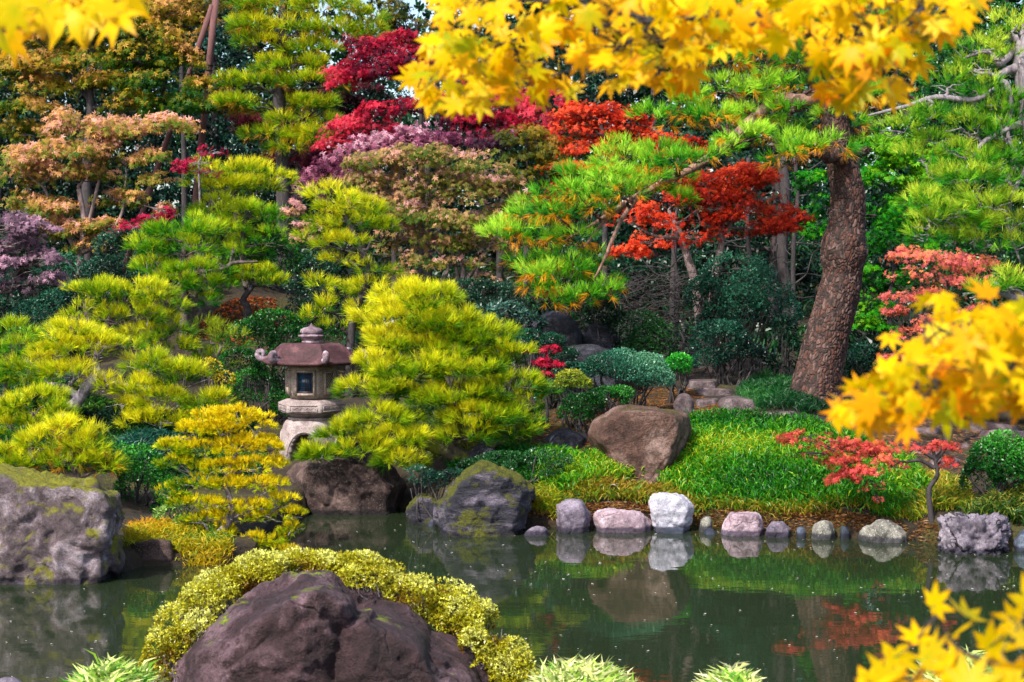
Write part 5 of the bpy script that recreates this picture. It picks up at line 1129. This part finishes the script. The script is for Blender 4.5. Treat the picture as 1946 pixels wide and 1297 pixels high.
cover('sedge_bed', 'dark green dwarf sedge at the foot of the thick trunk', 'ground cover', [(1400, 760), (1420, 735), (1520, 728), (1640, 735), (1620, 775), (1540, 790), (1450, 785)], 9000, .11, .009, ['#04200c', '#0c3c18', '#185424', '#3a7434'], lean=.7, h=.08, leaves=3)
cover('sedge_bed', 'green sedge around the base of the little coral maple', 'ground cover', [(1690, 975), (1760, 990), (1850, 975), (1830, 930), (1760, 915), (1700, 930)], 1700, .16, .012, ['#14500c', '#4a8010', '#a89c28', '#b48a3c'], lean=.7, h=.05, leaves=3)
cover('bamboo_grass', 'dark bamboo grass under the round bush at the right edge', 'grass', [(1830, 990), (1946, 1010), (2500, 1000), (2500, 900), (2000, 925), (1900, 950)], 6000, .15, .014, ['#0a300c', '#1c5014', '#6a7420', '#9a8448'], lean=.8, h=.1, leaves=3)
cover('grass_tuft', 'yellow grass on the low tongue of land beside the craggy rock', 'grass', [(236, 1050), (250, 1010), (330, 1000), (420, 1020), (440, 1060), (400, 1085), (330, 1070)], 3200, .10, .009, ['#3a6a0c', '#a09a10', '#c8a814', '#b8781c'], lean=.9, h=.06, leaves=3)
cover('fern_bed', 'bluish green low ferns behind the golden pine', 'ground cover', [(200, 880), (260, 840), (340, 850), (360, 880), (300, 900)], 2500, .14, .014, ['#08281c', '#14483a', '#2c6a54'], lean=.9, h=.08, leaves=3)
cover('moss_bed', 'dark green low plants carpeting the left bank between the pines', 'ground cover', [(-200, 905), (200, 900), (330, 940), (470, 930), (510, 880), (470, 800), (300, 780), (100, 770), (-300, 780)], 16000, .10, .02, ['#06200c', '#0e3c14', '#28601a', '#5c7c1c'], lean=1.0, h=.04, leaves=2)
cover('moss_bed', 'mossy sedge under the round pine', 'ground cover', [(720, 890), (800, 905), (900, 900), (1000, 860), (1040, 800), (900, 760), (740, 790), (720, 840)], 9000, .09, .013, ['#0a2c0c', '#2a4c12', '#5c7018', '#8a7428'], lean=1.0, h=.03, leaves=2)
cover('bamboo_grass', 'deep green grass below the round pine left of the boulder', 'grass', [(850, 900), (900, 880), (1000, 870), (1090, 880), (1040, 930), (960, 930)], 3600, .11, .012, ['#0a340c', '#145a18', '#2c7a1c', '#5c941c'], lean=.8, h=.1, leaves=3)
b = Buf(); xy = np.stack([rsg.uniform(-13, 14, 26000), rsg.uniform(24.5, 42, 26000)], 1); xy = np.concatenate([xy, np.stack([rsg.uniform(7.0, 13, 3500), rsg.uniform(18.8, 25, 3500)], 1)]); xy = xy[n3(np.c_[xy, xy[:, :1]*0], .8, 2) > -.5]
xy = xy[~((np.abs(xy[:, 0]+4.6) < 1.6) & (xy[:, 1] < 29))]
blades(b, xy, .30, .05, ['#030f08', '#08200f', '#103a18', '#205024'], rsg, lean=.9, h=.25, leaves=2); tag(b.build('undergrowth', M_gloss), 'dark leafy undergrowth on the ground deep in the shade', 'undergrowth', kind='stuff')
# dry litter on the shore and mossy bank
litter('pine_litter', 'fallen brown pine needles on the mossy ground above the big boulder', [(900, 880), (1040, 790), (1180, 745), (1300, 740), (1440, 800), (1300, 830), (1100, 870)], 9000, ['#5a3010', '#94581c', '#b87c30'])
litter('pine_litter', 'dry brown leaves along the pond edge among the stones', [(1000, 1000), (1100, 960), (1300, 985), (1500, 985), (1760, 1000), (1790, 1035), (1600, 1018), (1300, 1012), (1100, 1012)], 9000, ['#2a180c', '#5c3c1c', '#94703c', '#742c18'], .06, .014)
litter('pine_litter', 'fallen needles on the path at the right', [(1640, 850), (1700, 800), (1946, 795), (2050, 850), (1946, 900), (1780, 920)], 6000, ['#5a3818', '#946038', '#b08858'])
litter('pine_litter', 'reddish fallen leaves on the mossy mound behind the small pine cloud', [(350, 640), (430, 575), (520, 570), (560, 620), (460, 660)], 2500, ['#6a3010', '#945c1c', '#a8281c'], .07, .03)
# leafy clumps at the bottom of the frame on the near bank
def near_clump(label, px, py, wpx, D, seed):
    r_ = np.random.RandomState(seed); c = P(px, py, D); b = Buf(); n_ = 800; w_ = S(wpx, D)
    xy = np.stack([c[0]+r_.normal(size=n_)*w_*.25, D+r_.normal(size=n_)*.12], 1); g_ = gzf(c[0], D); top = c[2]
    def zf(q): dx = (q[:, 0]-c[0])/(w_*.5); return top-.17-.20*dx*dx+.03*r_.normal(size=len(q))
    blades(b, xy, .13, .017, ['#3a8a1c', '#86b030', '#c8cc80', '#dcd8a8'], r_, lean=.9, leaves=4, z=zf)
    st = Buf()
    for q in range(40):
        x_ = c[0]+r_.normal()*w_*.2; y_ = D+r_.normal()*.1; tube(st, limb_path([c[0]+(x_-c[0])*.4, D, gzf(c[0], D)-.03], [x_, y_, top-.16], r_, .04), [.006, .003], 5)
    e = empty('dwarf_bamboo', (c[0], D, g_), label, 'dwarf bamboo', 'dwarf bamboo clumps on the near bank'); st.build('stems', B_grey, e, True); b.build('leaves', M_grass, e)
near_clump('pale striped dwarf bamboo clump at the bottom left of the foreground boulder', 205, 1250, 200, 8.4, 1)
near_clump('pale striped dwarf bamboo clump at the bottom right of the foreground boulder', 1110, 1246, 270, 8.4, 2)
near_clump('smallest dwarf bamboo clump alone at the bottom centre right', 1395, 1264, 170, 8.2, 3)
near_clump('dwarf bamboo clump glimpsed behind the lower right yellow leaves', 1830, 1235, 200, 8.0, 4)
# specks floating on the pond
b = Buf(); r_ = np.random.RandomState(4); n_ = 520; xs = r_.uniform(-5, 5, n_); ys = 9.6+8.6*r_.rand(n_)**1.3
C_ = np.stack([xs, ys, np.full(n_, .006)], 1); a_ = r_.rand(n_)*6.28; s_ = r_.uniform(.003, .009, n_); V = []
for k in range(6): V.append(C_+np.stack([np.cos(a_+k*1.047)*s_*1.6, np.sin(a_+k*1.047)*s_, .002*np.cos(k*2+a_)], 1))
V = np.stack(V, 1).reshape(-1, 3); k = np.arange(n_)*6
b.add(V, np.stack([k, k+1, k+2, k+3, k+4, k+5], 1), np.repeat(pal3(['#b8a890', '#e0dcd0', '#e8e4e0'], r_.rand(n_), r_), 6, 0)); tag(b.build('floating_petals', M_grass), 'tiny pale petals and scraps floating on the pond', 'petals', kind='stuff')

# ------------------------------------------------------------------ yellow maple boughs close to the camera
def near_leaves(buf, cs, size, rs, face=.9, down=1.2, pal=('#a8a804', '#e8c400', '#f0b400', '#dc7c04')):
    n_ = len(cs); nrm = norm(np.array([0, -face, .45])+.55*rs.normal(size=(n_, 3)))
    u_ = rs.normal(size=(n_, 3))*.8; u_[:, 2] -= down; u_ = norm(u_-nrm*np.sum(u_*nrm, 1, keepdims=True)); v_ = np.cross(nrm, u_)
    col = pal3(list(pal), np.clip(.42+.22*rs.normal(size=n_), 0, 1), rs, .08)
    sz = size*rs.uniform(.75, 1.2, size=n_)
    for i_ in range(n_):
        c = cs[i_]; U, W, Nn, s = u_[i_], v_[i_], nrm[i_], sz[i_]; V = [c]; C = [col[i_]*np.array([.75, .95, 1])]; ang = np.radians([-128, -88, -44, 0, 44, 88, 128]); ls = [.42, .74, .95, 1.0, .95, .74, .42]; cup = rs.uniform(-.25, .35); F_ = []
        tipc = col[i_]*(np.array([.95, .62, .5]) if rs.rand() > .18 else np.array([.45, .3, .4]))
        for q, (a, l) in enumerate(zip(ang, ls)):
            a += rs.normal()*.05; d = U*math.cos(a)+W*math.sin(a); p = -U*math.sin(a)+W*math.cos(a); wd = .15*s*(.7+.3*l)
            def at(k, side, c=c, d=d, p=p, wd=wd, s=s, l=l): r = k*l*s; return c+d*r+p*wd*side-Nn*cup*s*(k*l)**2
            b0 = len(V)
            V += [at(.22, -.75), at(.22, .75), at(.5, -1), at(.5, 1), at(.78, -.42), at(.78, .42), at(1.0, 0), at(.5, 0)+Nn*s*.03]
            C += [col[i_]]*4+[col[i_]*np.array([1, .88, .8])]*2+[tipc]+[col[i_]*1.04]
            F_ += [(0, b0+1, b0+7, b0), (b0, b0+7, b0+2, b0), (b0+1, b0+3, b0+7, b0+1), (b0+2, b0+7, b0+4, b0+2), (b0+7, b0+3, b0+5, b0+7), (b0+4, b0+7, b0+5, b0+6)]
        quads = [f for f in F_ if len(set(f)) == 4]; tris = [tuple(dict.fromkeys(f)) for f in F_ if len(set(f)) == 3]
        base = buf.n; buf.add(V, quads, np.clip(np.array(C), .001, .9)); buf.f.append(np.array(tris, int)+base)
def bough(label, stems, leaf_pts, size, seed, **kw):
    rs = np.random.RandomState(seed); p0 = P(*stems[0][0][0]); e = empty('maple_branch', p0, label, 'maple branch'); tb = Buf(); nd = []
    for pts, rad in stems:
        pth = cr([P(*q) for q in pts], 6); tube(tb, pth, rad, 8, .05, seed); nd += list(pth)
    nd = np.array(nd); cs = np.array([P(*q) for q in leaf_pts])
    for c in cs:      # leaf stalks
        k = np.argmin(np.linalg.norm(nd-c-np.array([0, 0, .02]), axis=1)); 
        if np.linalg.norm(nd[k]-c) < .35: tube(tb, limb_path(nd[k], c, rs, .06, 0, 3), [.0012, .0007], 4)
    tb.build('twig', B_dark, e, True); b = Buf(); near_leaves(b, cs, size, rs, **kw); b.build('leaves', M_yleaf, e)
rl = np.random.RandomState(21)
def fill(poly, n_, d0, d1): return [(q[0], q[1], rl.uniform(d0, d1)) for q in scatter(poly, n_, rl)]
top_poly = [(815, -60), (840, 50), (800, 100), (800, 140), (850, 170), (900, 165), (960, 150), (1020, 140), (1090, 110), (1180, 125), (1230, 90), (1300, 120), (1400, 85), (1480, 75), (1560, 100), (1640, 130), (1720, 100), (1800, 70), (1850, 30), (1870, -60)]
lp = fill(top_poly, 440, 2.5, 3.6)+fill([(800, 100), (780, 170), (860, 215), (930, 210), (1040, 185), (1100, 170), (1040, 120), (900, 90)], 44, 2.8, 3.2)+fill([(1540, 100), (1570, 190), (1610, 205), (1700, 180), (1760, 130), (1700, 80)], 34, 2.5, 2.9)+fill([(1120, 80), (1130, 150), (1200, 165), (1310, 155), (1340, 90)], 30, 2.7, 3.1)+[(800, 185, 3.0), (880, 190, 3.1), (850, 120, 2.9), (780, 150, 3.2), (960, 165, 3.2), (1015, 170, 3.0), (905, 130, 2.9), (1090, 165, 3.3), (1185, 150, 2.9), (1170, 110, 3.0), (1305, 145, 2.8), (1240, 60, 3.1), (1600, 195, 2.7), (1590, 160, 2.9), (1690, 165, 2.6), (1640, 120, 2.8), (1740, 120, 2.7), (1790, 60, 2.6), (1830, 30, 2.6), (1470, 90, 2.7), (820, 75, 3.2), (850, 20, 3.0)]
bough('broad spray of yellow maple leaves hanging across the top of the view', [
    ([(2150, -260, 3.4), (1800, -60, 3.1), (1500, 20, 3.0), (1250, 40, 3.0), (1000, 70, 3.1), (860, 130, 3.1)], [.012, .008, .006, .005, .003, .0015]),
    ([(1800, -60, 3.1), (1720, 60, 2.8), (1650, 130, 2.8), (1600, 180, 2.8)], [.006, .004, .003, .0015]), ([(1500, 20, 3.0), (1400, 60, 2.9), (1300, 110, 2.9)], [.005, .003, .0015]), ([(1250, 40, 3.0), (1180, 90, 3.0), (1100, 130, 3.1), (1020, 150, 3.1)], [.004, .003, .0015]), ([(1250, 40, 3.0), (1100, 10, 3.1), (950, 0, 3.1), (860, 10, 3.1)], [.004, .003, .0015])],
    lp, .040, 31)
right_poly = [(2010, 560), (1900, 590), (1790, 600), (1730, 650), (1690, 690), (1640, 730), (1600, 770), (1610, 800), (1700, 790), (1800, 790), (1900, 775), (2010, 770)]
lp = fill(right_poly, 240, 2.0, 2.7)+[(1765, 570, 2.3), (1790, 565, 2.2), (1640, 800, 2.2), (1600, 780, 2.3), (1690, 640, 2.4), (1880, 560, 2.2), (1920, 600, 2.0), (1630, 735, 2.3), (1660, 720, 2.3), (1590, 795, 2.4), (1720, 810, 2.1), (1850, 790, 2.2)]
bough('dense yellow maple leaves pushing in at the right edge above the path', [
    ([(2250, 820, 2.4), (2050, 808, 2.3), (1946, 802, 2.3), (1850, 794, 2.3), (1780, 788, 2.3), (1700, 770, 2.3)], [.008, .006, .005, .004, .003, .0015]),
    ([(2050, 808, 2.3), (1960, 720, 2.2), (1850, 660, 2.3), (1760, 610, 2.3)], [.005, .004, .003, .0015]), ([(1960, 720, 2.2), (1850, 720, 2.3), (1740, 720, 2.3), (1640, 760, 2.3)], [.004, .003, .002, .001])],
    lp, .037, 33, face=.8, down=.5)
lp = [(1775, 1150, 2.0), (1840, 1170, 2.0), (1810, 1210, 2.1), (1745, 1215, 2.0), (1700, 1250, 2.0), (1760, 1250, 1.9), (1820, 1260, 2.0), (1880, 1230, 1.9), (1930, 1180, 1.9), (1950, 1220, 1.8), (1690, 1290, 1.9), (1760, 1300, 1.8), (1840, 1300, 1.8), (1900, 1290, 1.8), (1940, 1270, 1.7), (1650, 1300, 1.9), (1720, 1320, 1.9), (1790, 1280, 2.0), (1870, 1270, 1.9), (1920, 1310, 1.8), (1960, 1150, 2.0)]
bough('yellow maple leaves reaching up in the bottom right corner', [
    ([(2200, 1450, 1.9), (2020, 1340, 1.9), (1900, 1270, 1.9), (1820, 1230, 2.0), (1780, 1170, 2.0)], [.006, .005, .004, .002, .001]), ([(2020, 1340, 1.9), (1860, 1320, 1.9), (1740, 1290, 1.9)], [.004, .003, .001]), ([(2020, 1340, 1.9), (1960, 1240, 1.9), (1940, 1180, 1.9)], [.004, .002, .001])],
    lp, .041, 35, face=.8, down=-.9, pal=('#b0a404', '#e0bc00', '#e8ac00', '#d88804'))
lp = [(30, 55, 2.2), (45, 30, 2.3), (90, 10, 2.2), (105, 40, 2.3), (160, 10, 2.3), (215, 20, 2.1), (190, -10, 2.2), (10, 5, 2.2), (60, -20, 2.3), (120, -20, 2.3), (240, -10, 2.3), (-20, 40, 2.2), (180, 30, 2.4), (25, 70, 2.3), (225, 30, 2.2), (75, 35, 2.35), (130, 25, 2.2), (30, 20, 2.1)]
bough('few blurred yellow maple leaves hanging in the top left corner', [([(-250, -160, 2.3), (-60, -40, 2.3), (40, 0, 2.3), (140, -10, 2.3), (220, 0, 2.3)], [.007, .005, .004, .002, .001])], lp, .056, 37)
